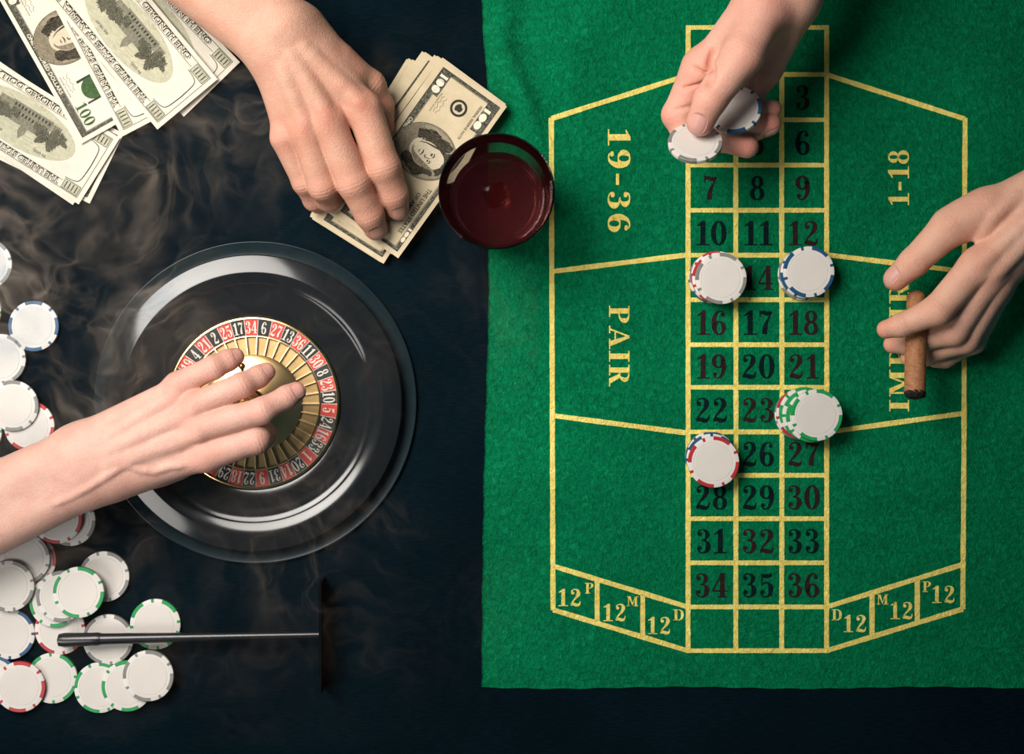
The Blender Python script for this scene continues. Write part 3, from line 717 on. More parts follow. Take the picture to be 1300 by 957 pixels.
for_tr = [(-20, 5, 5, 9), (9, -1, 4.5, 11), (34, -3, 4.5, 12), (-27, 2.5, 8.5, 1), (-36, -1, 5.2, 2), (18, 2, 6.5, 3), (29, 0.5, 8.0, 4), (-15, 0, 4.5, 5)]
BACK = [
 ('border_rule', 'ink', merge(frame(-hx + 3.8, -hy + 3.4, hx - 3.8, hy - 3.4, .45), grid(-hx + 20, hy - 9.6, hx - 20, hy - 9.2), grid(-hx + 20, -hy + 9.2, hx - 20, -hy + 9.6)), 1),
 ('border_print', 'lawn_tone', merge(grid(-hx + 4.5, hy - 12, -hx + 19, hy - 4), grid(hx - 19, hy - 12, hx - 4.5, hy - 4), grid(-hx + 4.5, -hy + 4, -hx + 19, -hy + 12), grid(hx - 19, -hy + 4, hx - 4.5, -hy + 12)), 1),
 *[('corner_value', 'ink', merge(frame(sx * (hx - 12) - 7, sy * (hy - 8) - 3.8, sx * (hx - 12) + 7, sy * (hy - 8) + 3.8, .4), *[grid(sx * (hx - 12) + d - .45, sy * (hy - 8) - 2.7, sx * (hx - 12) + d + .45, sy * (hy - 8) + 2.7) for d in (-4.4, -1.4, 1.6, 4.4)])
        , 2) for sx in (-1, 1) for sy in (-1, 1)],
 *[('curved_rule', 'ink', st((sx * (hx - 20), sy * (hy - 12.5), .5), (sx * (hx - 12), sy * (hy - 13.5), .6), (sx * (hx - 8.5), sy * (hy - 17), .7), (sx * (hx - 7.5), 0, .9)), 2) for sx in (-1, 1) for sy in (-1, 1)],
 ('letter_shadow', 'ink', off(sans('THE UNITED STATES OF AMERICA', 5.2, 97, .085), .35, hy - 6.7), 2),
 ('letter_shadow', 'ink', off(sans('ONE HUNDRED DOLLARS', 5.2, 90, .085), .35, -hy + 6.1), 2),
 ('lettering', 'ink_light', off(sans('THE UNITED STATES OF AMERICA', 3.7, 95.5, .0), 0, hy - 6.4), 3),
 ('lettering', 'ink_light', off(sans('ONE HUNDRED DOLLARS', 3.7, 88.5, .0), 0, -hy + 6.4), 3),
 ('motto', 'ink', off(sans('IN GOD', 2.0, 11), -24, 12.5), 3), ('motto', 'ink', off(sans('WE TRUST', 2.0, 14), 16, 12.5), 3),
 ('vignette_lawn', 'lawn_tone', ell(0, -.5, 47, 19.2, 60), 2),
 ('vignette_hall', 'hall_tone', merge(grid(-22, -13, 14, -2), grid(14, -12, 24, -5), grid(-30, -12, -22, -6), poly((-24, -2), (16, -2), (10, 2.5), (-18, 2.5)), grid(-7, 2.5, -1, 7), poly((-7, 7), (-1, 7), (-4, 12))), 3),
 ('vignette_windows', 'ink', merge(*[grid(x, y, x + 1.3, y + 2.5) for x in range(-20, 13, 3) for y in (-11.5, -6.5)]), 4),
 ('vignette_trees', 'tree_tone', merge(*[blob(x * .93, y - 3, r * .95, s_ + 20, 90, .62, .9) for x, y, r, s_ in for_tr]), 5),
]
def bend_fn(kind):
    a, b, c = kind
    return lambda x, y: a * (x / (BL / 2)) ** 2 + b * (x / (BL / 2)) * (y / (BW / 2)) + c * (y / (BW / 2)) ** 2
def bill_meshes(side, kind, stock='paper'):
    f = bend_fn(kind); gx, gy = 30, 14; V = []; F = []
    for lay in (0, 1):
        for j in range(gy + 1):
            for i in range(gx + 1):
                x = -BL / 2 + BL * i / gx; y = -BW / 2 + BW * j / gy; V.append((x, y, f(x, y) + (.00016 if lay == 0 else 0)))
    N = (gx + 1) * (gy + 1)
    for j in range(gy):
        for i in range(gx):
            a = j * (gx + 1) + i; F.append((a, a + 1, a + gx + 2, a + gx + 1)); F.append((N + a, N + a + gx + 1, N + a + gx + 2, N + a + 1))
    ring = list(range(gx + 1)) + [j * (gx + 1) + gx for j in range(1, gy + 1)] + [gy * (gx + 1) + i for i in range(gx - 1, -1, -1)] + [j * (gx + 1) for j in range(gy - 1, 0, -1)]
    for k in range(len(ring)): a, b = ring[k], ring[(k + 1) % len(ring)]; F.append((a, N + a, N + b, b))
    paper = mesh('banknote', V, F, False); paper.materials.append(M[stock]); autosmooth(paper, .8)
    parts = []
    for nm, mt, (pv, pf), lay in (FRONT if side == 'front' else BACK):
        V3 = [(x * .001, y * .001, f(x * .001, y * .001) + .00016 + lay * .00004) for x, y in pv]
        V3 = [v for v in V3]; pf2 = []
        for q in pf:
            ar = sum(V3[q[i]][0] * V3[q[(i + 1) % len(q)]][1] - V3[q[(i + 1) % len(q)]][0] * V3[q[i]][1] for i in range(len(q)))
            pf2.append(tuple(q) if ar > 0 else tuple(reversed(q)))
        me = mesh(nm, V3, pf2); me.materials.append(M[mt]); parts.append((nm, me))
    return paper, parts
_bm = {}
def banknote(cx, cy, z, theta, side, label, group, kind=(.0006, .0004, 0), tx=0.0, ty=0.0, prints=True, stock='paper'):
    k = (side, kind, stock)
    if k not in _bm: _bm[k] = bill_meshes(side, kind, stock)
    paper, parts = _bm[k]; p = P(cx, cy, z)
    o = bpy.data.objects.new('banknote', paper); COL.objects.link(o); o.location = (p.x, p.y, z)
    o.rotation_euler = (tx, ty, -math.radians(theta)); tag(o, label, 'banknote', group)
    if prints:
        for nm, me in (parts if prints is True else [q for q in parts if q[0] in prints]): 
            q_ = obj(nm, me, None, o)
            if nm in ('border_print', 'border_rule', 'vignette_trees', 'vignette_windows', 'portrait_features') or (nm == 'lettering' and side == 'front'): q_['kind'] = 'stuff'
    return o
def corner_to_centre(corner, theta, sx, sy, z=0):
    """corner px of the note whose local corner is (sx,sy) -> centre px"""
    t = math.radians(theta); ux, uy = math.cos(t), math.sin(t); vx, vy = math.sin(t), -math.cos(t)
    hL = BL / 2 / PR(1, z); hW = BW / 2 / PR(1, z)
    return corner[0] - sx * hL * ux - sy * hW * vx, corner[1] - sx * hL * uy - sy * hW * vy
LG = 'loose banknotes in the upper left corner'
def loose(corner, theta, sx, sy, z, side, label, kind=(.0003, .0003, .0002), tx=0, ty=0):
    c = corner_to_centre(corner, theta, sx, sy, z); banknote(c[0], c[1], z, theta, side, label, LG, kind, tx, ty)
# lower-left fan (reverse sides up)
loose((114, 258.5), 206, -1, 1, .0008, 'front', 'banknote lowest in the fan at the left edge, showing a dark border strip', (.0003, .0002, .0001))
loose((148, 178), 214, -1, -1, .0018, 'back', 'banknote second in the fan at the left edge, mostly covered', (.0003, .0003, .0001))
loose((100, 259.5), 212.0, -1, 1, .0030, 'back', 'banknote on top of the fan at the left edge, building side up', (.0003, .0003, .0001))
# right group lower notes
loose((286, 78), 233, -1, -1, .0010, 'back', 'banknote with plain corner, rightmost of the loose notes beside the forearm', (.0004, .0003, .0002))
loose((283, 69), 229, -1, -1, .0022, 'back', 'banknote near the forearm over the rightmost one', (.0005, .0004, .0002))
loose((266, 79), 232, -1, -1, .0034, 'back', 'banknote with barred corner right beneath the topmost note', (.0005, .0004, .0002))
loose((247, 135), 226, -1, 0.62, .0040, 'back', 'banknote whose small corner peeks below the topmost note', (.0003, .0004, .0002))
loose((103, 183), 60.6, 1, -1, .0052, 'front', 'banknote portrait side up with green numerals in the corner', (.0004, .0004, .0002))
loose((155, 173.5), 242.5, -1, 1, .0066, 'back', 'banknote between the portrait note and the topmost note', (.0004, .0004, .0002))
loose((200, 164.5), 230.3, -1, 1, .0082, 'back', 'topmost loose banknote, building side up, beside the portrait note', (.0006, .0004, .0002))
# two packs under the hand
ORD = ['', 'second', 'third', 'fourth', 'fifth', 'sixth', 'seventh', 'eighth', 'ninth', 'tenth', 'eleventh', 'lowest']
PG1 = 'banknotes in the left pack under the hand'; PG2 = 'banknotes in the right pack under the hand'
nL = 12
for i in range(nL):
    z = .0007 + i * .00062; j = (nL - 1 - i)
    c = corner_to_centre((486.7 - j * .8 + 1.5 * math.sin(i * 2.3), 335 - j * .9 + 1.2 * math.sin(i * 1.7)), 123.5 + 1.0 * math.sin(i * 2.1) - j * .12, 1, 1, z)
    banknote(c[0], c[1], z, 123.5 + 1.0 * math.sin(i * 2.1) - j * .12, 'front', 'banknote in the left pack under the fingers, %s from the top' % ORD[j] if i < nL - 1 else 'top banknote of the left pack, its dark lettered corner below the middle finger',
             PG1, (.0002, .0001, .0001), stock='paper_tan', prints=True if i == nL - 1 else ('border_print', 'border_rule'))
nR = 10
for i in range(nR):
    z = .0084 + i * .00062; j = (nR - 1 - i)
    c = corner_to_centre((644.5 - j * 2.5 - (5 if j > 5 else 0) + math.sin(i * 1.9), 134.4 - j * 1.25 + math.sin(i * 2.9)), 125.6 + .7 * math.sin(i * 2.5) * (j > 0), -1, 1, z)
    banknote(c[0], c[1], z, 125.6 + .7 * math.sin(i * 2.5) * (j > 0), 'front', 'banknote in the right pack beside the glass, %s from the top' % ORD[j] if i < nR - 1 else 'top banknote of the right pack, portrait and black seal showing beside the glass',
             PG2, (.0002, .0001, .0001), stock='paper_tan', prints=True if i == nR - 1 else ('border_print', 'border_rule'))

# ---------------------------------------------------------------- cigar
def leaf_mat():
    m_ = NT('cigar_leaf'); co = m_.coord(); mp = m_.n('ShaderNodeMapping'); m_.l(co, mp.inputs[0]); mp.inputs['Scale'].default_value = (1, 1, .35); mp.inputs['Rotation'].default_value = (.5, .4, 0)
    f = m_.noise(420, 5, .7, mp.outputs[0], 1.2); c = m_.ramp(f, [(.3, (.22, .080, .030)), (.55, (.42, .18, .075)), (.75, (.54, .26, .12))])
    m_.set(Base_Color=c, Roughness=.6); m_.bump(f, .5, .001); return m_.m
M['leaf'] = leaf_mat(); M['ash'] = simple('charred_tobacco', (.012, .008, .006), .9, 0, .6, 900, .8)
ca = P(1163.5, 374, .026); cb = P(1161.5, 500, .047)
cig = empty('cigar', ca); tag(cig, 'brown rolled cigar held between index and middle finger over the felt', 'cigar')
d = cb - ca
pts = [Vector((0, 0, 0)) + d * t for t in (-.035, -.025, 0, .03, .3, .6, .9, 1.0)]
obj('wrapper', autosmooth(MB().tube(pts, [.0020, .0045, .0063, .0070, .0074, .0077, .0078, .0077], 28).mesh('wrapper'), .9), M['leaf'], cig)
seam = []
for k in range(60):
    t = .03 + .94 * k / 59; a = k * .30; x = d.cross(Vector((0, 0, 1))).normalized(); y = x.cross(d).normalized(); seam.append(d * t + (x * math.cos(a) + y * math.sin(a)) * (.0071 + .0006 * t))
obj('leaf_seam', sm(MB().tube(seam, [.00035] * 60, 6).mesh('leaf_seam')), M['leaf'], cig)
eb = MB(); dn = d.normalized()
eb.tube([d * .985, d * 1.0, d + dn * .0016, d + dn * .0028], [.0079, .0080, .0074, .0050], 24)
rr = random.Random(4)
eb.V = [tuple(Vector(v) + Vector((rr.uniform(-1, 1), rr.uniform(-1, 1), rr.uniform(-1, 1))) * .00045) for v in eb.V]
obj('burnt_end', eb.mesh('burnt_end'), M['ash'], cig)

# ---------------------------------------------------------------- hands: signed distance field -> surface nets
def smin(a, b, k):
    h = np.clip(0.5 + 0.5 * (b - a) / k, 0, 1); return b * (1 - h) + a * h - k * h * (1 - h)
def surface_nets(D, org, vs):
    nx, ny, nz = D.shape; ins = D < 0
    c = [ins[i:nx - 1 + i, j:ny - 1 + j, k:nz - 1 + k] for i in (0, 1) for j in (0, 1) for k in (0, 1)]
    cnt = sum(x.astype(np.int8) for x in c); act = (cnt > 0) & (cnt < 8)
    I = np.argwhere(act); idx = -np.ones(act.shape, np.int32); idx[act] = np.arange(len(I))
    acc = np.zeros((len(I), 3)); num = np.zeros(len(I))
    i, j, k = I.T
    corners = [(a, b, e) for a in (0, 1) for b in (0, 1) for e in (0, 1)]
    vals = {q: D[i + q[0], j + q[1], k + q[2]] for q in corners}
    for q in corners:
        for ax in range(3):
            if q[ax] == 0:
                q2 = list(q); q2[ax] = 1; q2 = tuple(q2); a, b = vals[q], vals[q2]; cr = (a < 0) != (b < 0)
                t = np.where(cr, a / np.where(cr, a - b, 1), 0); p = np.array(q, float)[None].repeat(len(I), 0); p[:, ax] += t
                acc += p * cr[:, None]; num += cr
    V = (I + acc / num[:, None]) * vs + org
    F = []
    for ax in range(3):
        sl0 = [slice(None)] * 3; sl1 = [slice(None)] * 3; sl0[ax] = slice(0, -1); sl1[ax] = slice(1, None)
        a = ins[tuple(sl0)]; b = ins[tuple(sl1)]; E = np.argwhere(a != b); o1, o2 = (ax + 1) % 3, (ax + 2) % 3
        E = E[(E[:, o1] > 0) & (E[:, o2] > 0) & (E[:, o1] < D.shape[o1] - 1) & (E[:, o2] < D.shape[o2] - 1)]
        def cell(d1, d2):
            q = E.copy(); q[:, o1] -= d1; q[:, o2] -= d2; return idx[q[:, 0], q[:, 1], q[:, 2]]
        quad = np.stack([cell(1, 1), cell(0, 1), cell(0, 0), cell(1, 0)], 1)
        flip = ~a[E[:, 0], E[:, 1], E[:, 2]]; quad[flip] = quad[flip][:, ::-1]; F.append(quad)
    F = np.concatenate(F); F = F[(F >= 0).all(1)]
    return V, F
def np_mesh(name, V, F):
    me = bpy.data.meshes.new(name); me.vertices.add(len(V)); me.vertices.foreach_set('co', V.astype(np.float32).ravel())
    me.loops.add(F.size); me.loops.foreach_set('vertex_index', F.astype(np.int32).ravel())
    me.polygons.add(len(F)); me.polygons.foreach_set('loop_start', np.arange(0, F.size, 4, dtype=np.int32)); me.update(calc_edges=True); me.validate(); me.shade_smooth(); return me
def W(p): v = P(p[0], p[1], p[2] * .001); return np.array(v)
def hand(label, skin, nailmat, palm, fingers, ridges=(), creases=(), kp=.011, vs=.00085, spots=(), group=None):
    """palm: list of ((x,y,z),r,(x,y,z),r) in photo px, z in mm; fingers: dict(p=[(x,y,z,r)...], k, dorsal)"""
    segs = [(W(a), PR(ra, a[2] * .001), W(b), PR(rb * (.80 if q > 1 else 1), b[2] * .001)) for q, (a, ra, b, rb) in enumerate(palm)]
    fs = [[(W(q), PR(q[3], q[2] * .001)) for q in f['p']] for f in fingers]
    allp = [s_[0] for s_ in segs] + [s_[2] for s_ in segs] + [q[0] for f in fs for q in f]
    rmax = max([s_[1] for s_ in segs] + [s_[3] for s_ in segs]) + .006
    lo = np.min(allp, 0) - rmax; hi = np.max(allp, 0) + rmax
    lo[0] = max(lo[0], -.50); hi[0] = min(hi[0], .50); lo[1] = max(lo[1], -.40); hi[1] = min(hi[1], .36)
    n = np.ceil((hi - lo) / vs).astype(int) + 1
    ax = [(lo[i] + np.arange(n[i]) * vs).astype(np.float32) for i in range(3)]
    X, Y, Z = ax[0][:, None, None], ax[1][None, :, None], ax[2][None, None, :]
    def cone(a, ra, b, rb, flat=None):
        d_ = b - a; L2 = float(d_ @ d_) + 1e-12
        t = np.clip(((X - a[0]) * d_[0] + (Y - a[1]) * d_[1] + (Z - a[2]) * d_[2]) / L2, 0, 1)
        return np.sqrt((X - a[0] - t * d_[0]) ** 2 + (Y - a[1] - t * d_[1]) ** 2 + (Z - a[2] - t * d_[2]) ** 2) - (ra + (rb - ra) * t)
    D = None
    for s_ in segs:
        c = cone(*s_); D = c if D is None else smin(D, c, kp)
    palmD = D; out = palmD.copy()
    full = (X, Y, Z)
    def block(pts, rads, pad):
        a = np.min([p - r for p, r in zip(pts, rads)], 0) - pad; b = np.max([p + r for p, r in zip(pts, rads)], 0) + pad
        i0 = np.clip(np.floor((a - lo) / vs).astype(int), 0, n - 1); i1 = np.clip(np.ceil((b - lo) / vs).astype(int) + 1, 1, n)
        return tuple(slice(int(p), int(q)) for p, q in zip(i0, i1))
    for f, spec in zip(fs, fingers):
        sl = block([q[0] for q in f], [q[1] for q in f], .012)
        X, Y, Z = full[0][sl[0]], full[1][:, sl[1]], full[2][:, :, sl[2]]
        def cone(a, ra, b, rb):
            d_ = b - a; L2 = float(d_ @ d_) + 1e-12
            t = np.clip(((X - a[0]) * d_[0] + (Y - a[1]) * d_[1] + (Z - a[2]) * d_[2]) / L2, 0, 1)
            return np.sqrt((X - a[0] - t * d_[0]) ** 2 + (Y - a[1] - t * d_[1]) ** 2 + (Z - a[2] - t * d_[2]) ** 2) - (ra + (rb - ra) * t)
        d1 = None
        for (a, ra), (b, rb) in zip(f, f[1:]):
            c = cone(a, ra, b, rb); d1 = c if d1 is None else smin(d1, c, .0035)
        dors = np.array(spec.get('dorsal', (0, 0, 1)), float)
        for q in range(1, len(f) - 1):
            p, r = f[q]; e = f[q + 1][0] - f[q - 1][0]; e = e / np.linalg.norm(e); dd = dors - (dors @ e) * e; nl = np.linalg.norm(dd)
            if nl < .2: continue
            dd = dd / nl
            s_al = (X - p[0]) * e[0] + (Y - p[1]) * e[1] + (Z - p[2]) * e[2]; s_d = (X - p[0]) * dd[0] + (Y - p[1]) * dd[1] + (Z - p[2]) * dd[2]
            rad2 = (X - p[0]) ** 2 + (Y - p[1]) ** 2 + (Z - p[2]) ** 2
            if q == 1:
                c0 = p + dd * r * .14; c = np.sqrt((X - c0[0]) ** 2 + (Y - c0[1]) ** 2 + (Z - c0[2]) ** 2) - r * .86; d1 = smin(d1, c, .0025)
            wid = .0042 if q == 1 else .0026
            amp = (.00062 if q == 1 else .00036) * np.exp(-(s_al / wid) ** 2) * np.clip(s_d / r, 0, 1) * (rad2 < (2.2 * r) ** 2)
            d1 = d1 - amp * np.cos(s_al * (2 * math.pi / .0026))
        out[sl] = np.minimum(out[sl], smin(palmD[sl], d1, spec.get('k', .007)))
    X, Y, Z = full
    def local(a, ra, b, rb, k, sign):
        sl = block([a, b], [ra, rb], k + .003); x, y, z = X[sl[0]], Y[:, sl[1]], Z[:, :, sl[2]]
        d_ = b - a; L2 = float(d_ @ d_) + 1e-12; t = np.clip(((x - a[0]) * d_[0] + (y - a[1]) * d_[1] + (z - a[2]) * d_[2]) / L2, 0, 1)
        c = np.sqrt((x - a[0] - t * d_[0]) ** 2 + (y - a[1] - t * d_[1]) ** 2 + (z - a[2] - t * d_[2]) ** 2) - (ra + (rb - ra) * t)
        out[sl] = smin(out[sl], c, k) if sign > 0 else -smin(-out[sl], c, k)
    base = out.copy()
    def top_at(px, py):
        z = .07
        for _ in range(3):
            w = P(px, py, z); i_ = int(np.clip(round((w.x - lo[0]) / vs), 0, n[0] - 1)); j_ = int(np.clip(round((w.y - lo[1]) / vs), 0, n[1] - 1))
            col = np.nonzero(base[i_, j_] < 0)[0]
            if len(col) == 0: return None
            z = lo[2] + col[-1] * vs
        return np.array((w.x, w.y, z))
    # ridges: surface-following lines (tendons, veins, knuckle caps); negative height makes a crease
    for path, r, hgt, k in ridges:
        pts = []
        for (x0, y0), (x1, y1) in zip(path, path[1:]):
            for t in np.linspace(0, 1, 5)[:-1]: pts.append((x0 + (x1 - x0) * t, y0 + (y1 - y0) * t))
        pts.append(path[-1]); W3 = [top_at(*p) for p in pts]; m_ = len(W3)
        for q in range(m_ - 1):
            if W3[q] is None or W3[q + 1] is None: continue
            f0 = math.sin(math.pi * (q + .4) / (m_ - .2)) ** .5; f1 = math.sin(math.pi * (q + 1.4) / (m_ - .2 + .8)) ** .5 if m_ > 3 else f0
            if hgt > 0:
                a = W3[q] + np.array((0, 0, hgt * f0 - r)); b = W3[q + 1] + np.array((0, 0, hgt * f1 - r)); local(a, r, b, r, k, 1)
            else:
                a = W3[q] + np.array((0, 0, r + hgt * f0)); b = W3[q + 1] + np.array((0, 0, r + hgt * f1)); local(a, r, b, r, k, -1)
    for a, ra, b, rb, k in creases:
        local(W(a), PR(ra), W(b), PR(rb), k, -1)
    # soften with a small blur
    for _ in range(1):
        for a_ in range(3):
            o2 = out.copy(); s0 = [slice(None)] * 3; s1 = [slice(None)] * 3; sm_ = [slice(None)] * 3
            s0[a_] = slice(0, -2); s1[a_] = slice(2, None); sm_[a_] = slice(1, -1); o2[tuple(sm_)] = .25 * out[tuple(s0)] + .5 * out[tuple(sm_)] + .25 * out[tuple(s1)]; out = o2
    V, F = surface_nets(out, lo, vs)
    me = np_mesh('hand', V, F)
    # blush: redder knuckles and fingertips
    bl = np.zeros(len(V))
    for f in fs:
        for q, (p, r) in enumerate(f):
            wgt = .75 if q == len(f) - 1 else (.50 if q == 0 else .42)
            bl = np.maximum(bl, wgt * np.exp(-((V - p) ** 2).sum(1) / (1.5 * r) ** 2 * 1.0))
    for (p, rad, wgt) in spots: bl = np.maximum(bl, wgt * np.exp(-((V - W(p)) ** 2).sum(1) / PR(rad) ** 2))
    at = me.attributes.new('blush', 'FLOAT', 'POINT'); at.data.foreach_set('value', bl.astype(np.float32))
    me.materials.append(M[skin]); o = bpy.data.objects.new('hand', me); COL.objects.link(o); tag(o, label, 'hand', group)
    # nails
    def sdf_at(pt):
        g = (np.asarray(pt) - lo) / vs; i = np.clip(g.astype(int), 0, np.array(out.shape) - 2); fr = g - i; v = 0
        for a_ in (0, 1):
            for b_ in (0, 1):
                for c_ in (0, 1): v += out[i[0] + a_, i[1] + b_, i[2] + c_] * (fr[0] if a_ else 1 - fr[0]) * (fr[1] if b_ else 1 - fr[1]) * (fr[2] if c_ else 1 - fr[2])
        return v
    for f, spec in zip(fs, fingers):
        if spec.get('nail', True) is False: continue
        (pa, ra), (pt, rt) = f[-2], f[-1]; e = (pt - pa) / np.linalg.norm(pt - pa); dors = np.array(spec.get('dorsal', (0, 0, 1)), float); dd = dors - (dors @ e) * e; dd /= np.linalg.norm(dd); sd = np.cross(e, dd)
        c0 = pt + e * rt * .10; nl = rt * spec.get('nl', .78); nw = spec.get('nw', .80); VV = []; FF = []; nu, nv = 12, 10
        for lay in (0.00030, -.0009):
            for i in range(nu + 1):
                for j in range(nv + 1):
                    uu = -1 + 2 * i / nu; vv = -1 + 2 * j / nv
                    # squircle outline
                    x_ = uu * math.sqrt(max(0, 1 - .42 * vv * vv)); y_ = vv * math.sqrt(max(0, 1 - .42 * uu * uu))
                    ang = x_ * nw; base = c0 + e * (y_ * nl); dirv = dd * math.cos(ang) + sd * math.sin(ang)
                    t0, t1 = 0.0, rt * 1.9
                    for _ in range(14):
                        tm = (t0 + t1) / 2
                        if sdf_at(base + dirv * tm) < 0: t0 = tm
                        else: t1 = tm
                    edge = max(abs(uu), abs(vv)); VV.append(tuple(base + dirv * (t0 + (lay - .00022 * edge ** 4 if lay > 0 else lay))))
        NN = (nu + 1) * (nv + 1)
        for i in range(nu):
            for j in range(nv): a = i * (nv + 1) + j; FF.append((a, a + nv + 1, a + nv + 2, a + 1)); FF.append((NN + a, NN + a + 1, NN + a + nv + 2, NN + a + nv + 1))
        ring = [i * (nv + 1) for i in range(nu + 1)] + [nu * (nv + 1) + j for j in range(1, nv + 1)] + [i * (nv + 1) + nv for i in range(nu - 1, -1, -1)] + [j for j in range(nv - 1, 0, -1)]
        for k in range(len(ring)): a, b = ring[k], ring[(k + 1) % len(ring)]; FF.append((a, b, NN + b, NN + a))
        obj('fingernail', mesh('fingernail', VV, FF, True), M[nailmat], o)
    return o

# hand over the roulette wheel (left)
hand('bare hand and forearm reaching in from the left over the roulette wheel', 'skin_a', 'nail',
     palm=[((-230, 725, 34), 40, (102, 573, 58), 33), ((-215, 770, 32), 40, (120, 607, 55), 33),
           ((100, 572, 58), 32, (226, 489, 67), 15), ((105, 580, 58), 32, (249, 514, 70), 17), ((112, 592, 57), 33, (256, 542, 71), 18), ((118, 606, 54), 34, (262, 579, 66), 22),
           ((150, 600, 52), 30, (225, 588, 46), 24)],
     fingers=[dict(p=[(226, 488, 68, 16.5), (271, 466, 71, 14.8), (290, 457, 66, 13.2), (299, 453, 63, 11.4)]),
              dict(p=[(249, 514, 73, 17.5), (307, 489, 76, 15.6), (328, 478, 69, 13.8), (338, 472, 66, 11.8)]),
              dict(p=[(257, 542, 74, 18.5), (334, 521, 78, 16.6), (364, 504, 71, 14.2), (376, 497, 68, 12.6)]),
              dict(p=[(264, 577, 69, 21), (325, 557, 70, 18.5), (334, 552, 59, 15.8), (332, 546, 51, 13)], dorsal=(1, -.3, .2)),
              dict(p=[(205, 592, 46, 22), (262, 572, 42, 18), (300, 548, 46, 13.5)], nail=False)],
     ridges=[([(135, 556), (180, 528), (222, 502)], .004, .0005, .006), ([(138, 572), (190, 546), (242, 524)], .004, .0007, .006), ([(140, 588), (195, 570), (250, 552)], .004, .0008, .006),
             ([(66, 640), (90, 630), (112, 618), (132, 606), (150, 594), (168, 584), (182, 574), (196, 563), (214, 556), (230, 553)], .0020, .0006, .003), ([(160, 590), (178, 596), (196, 598), (214, 592), (232, 590)], .0018, .0005, .003)],
     spots=[((300, 453, 62), 14, .95), ((340, 470, 64), 15, .95), ((380, 494, 66), 16, .95), ((245, 545, 90), 26, .4), ((150, 640, 60), 60, .3)])
# hand on the banknotes (top centre)
hand('bare hand and wrist reaching from the top edge, pressing the pack of banknotes', 'skin_b', 'nail_dark',
     palm=[((190, -120, 66), 40, (363, 31, 62), 34), ((165, -88, 66), 40, (341, 59, 60), 34),
           ((365, 40, 60), 34, (462, 138, 54), 22), ((355, 48, 62), 34, (417, 157, 58), 21), ((345, 58, 60), 32, (388, 167, 55), 20), ((352, 72, 56), 31, (361, 172, 49), 17),
           ((385, 40, 50), 32, (445, 98, 44), 27)],
     fingers=[dict(p=[(462, 138, 54, 23), (487, 212, 46, 21.2), (500, 246, 34, 17.8), (505, 265, 25, 14.8)], dorsal=(.3, -.55, .8), nl=1.0),
              dict(p=[(417, 157, 58, 22), (449, 232, 47, 21.3), (469, 272, 33, 18.3), (477, 290, 24, 15.2)], dorsal=(.3, -.55, .8), nl=1.0),
              dict(p=[(388, 167, 57, 20), (410, 236, 44, 18.8), (418, 252, 24, 16), (415, 250, 13, 13)], nail=False),
              dict(p=[(361, 176, 50, 17.5), (387, 231, 36, 15.8), (399, 254, 21, 13.6), (404, 260, 12, 11.5)], dorsal=(.2, -.6, .6), nail=False),
              dict(p=[(430, 85, 42, 27), (470, 108, 34, 19), (484, 134, 24, 16), (488, 160, 18, 13)], nail=False)],
     ridges=[([(385, 62), (425, 100), (455, 128)], .004, .0008, .006), ([(370, 72), (395, 110), (414, 145)], .004, .0009, .006), ([(358, 85), (372, 120), (386, 155)], .004, .0007, .006)],
     spots=[((462, 132, 72), 20, .6), ((415, 152, 76), 20, .65), ((386, 165, 72), 17, .55), ((503, 268, 26), 18, .9), ((478, 292, 28), 18, .9)])
# hand with two chips (top right)
hand('bare hand reaching from the top edge holding two chips above the felt', 'skin_c', 'nail',
     palm=[((1000, -130, 88), 36, (968, -4, 86), 29), ((1050, -120, 84), 36, (1006, -2, 80), 34),
           ((966, -2, 84), 29, (893, 84, 72), 23), ((985, 5, 80), 34, (925, 80, 62), 27), ((1006, 0, 76), 33, (976, 82, 50), 26), ((1000, 5, 60), 30, (950, 90, 48), 24)],
     fingers=[dict(p=[(968, 20, 92, 27), (944, 68, 98, 27), (902, 126, 96, 21), (889, 155, 88, 18)], dorsal=(-.25, -.1, 1), nl=1.0, nw=.72, k=.012),
              dict(p=[(890, 86, 70, 25), (861, 146, 60, 20), (868, 166, 60, 16), (882, 176, 62, 13)], nail=False, dorsal=(-1, 0, .2), k=.010),
              dict(p=[(905, 95, 58, 22), (872, 156, 46, 18), (915, 176, 47, 16), (948, 186, 51, 15)], dorsal=(.2, -1, -.3), nail=False),
              dict(p=[(935, 98, 50, 21), (905, 158, 38, 17), (950, 166, 43, 15.5), (977, 157, 47, 15)], dorsal=(.55, -.9, .45), nl=.85, nw=.6),
              dict(p=[(968, 95, 45, 20), (935, 150, 34, 15), (962, 143, 42, 12.5), (981, 138, 46, 11.5)], nail=False, dorsal=(.3, .6, .3))],
     ridges=[([(908, 60), (903, 84), (899, 106)], .003, -.0009, .003)],
     creases=[((897, 92, 82), 1.6, (878, 84, 84), 1.2, .003), ((893, 104, 79), 1.8, (868, 112, 76), 1.2, .003), ((884, 134, 74), 1.6, (848, 142, 72), 1.3, .003)],
     spots=[((889, 160, 92), 22, .75), ((945, 186, 55), 24, .8), ((980, 158, 54), 20, .8), ((985, 138, 50), 18, .7), ((880, 110, 76), 30, .5), ((848, 150, 66), 20, .6)])
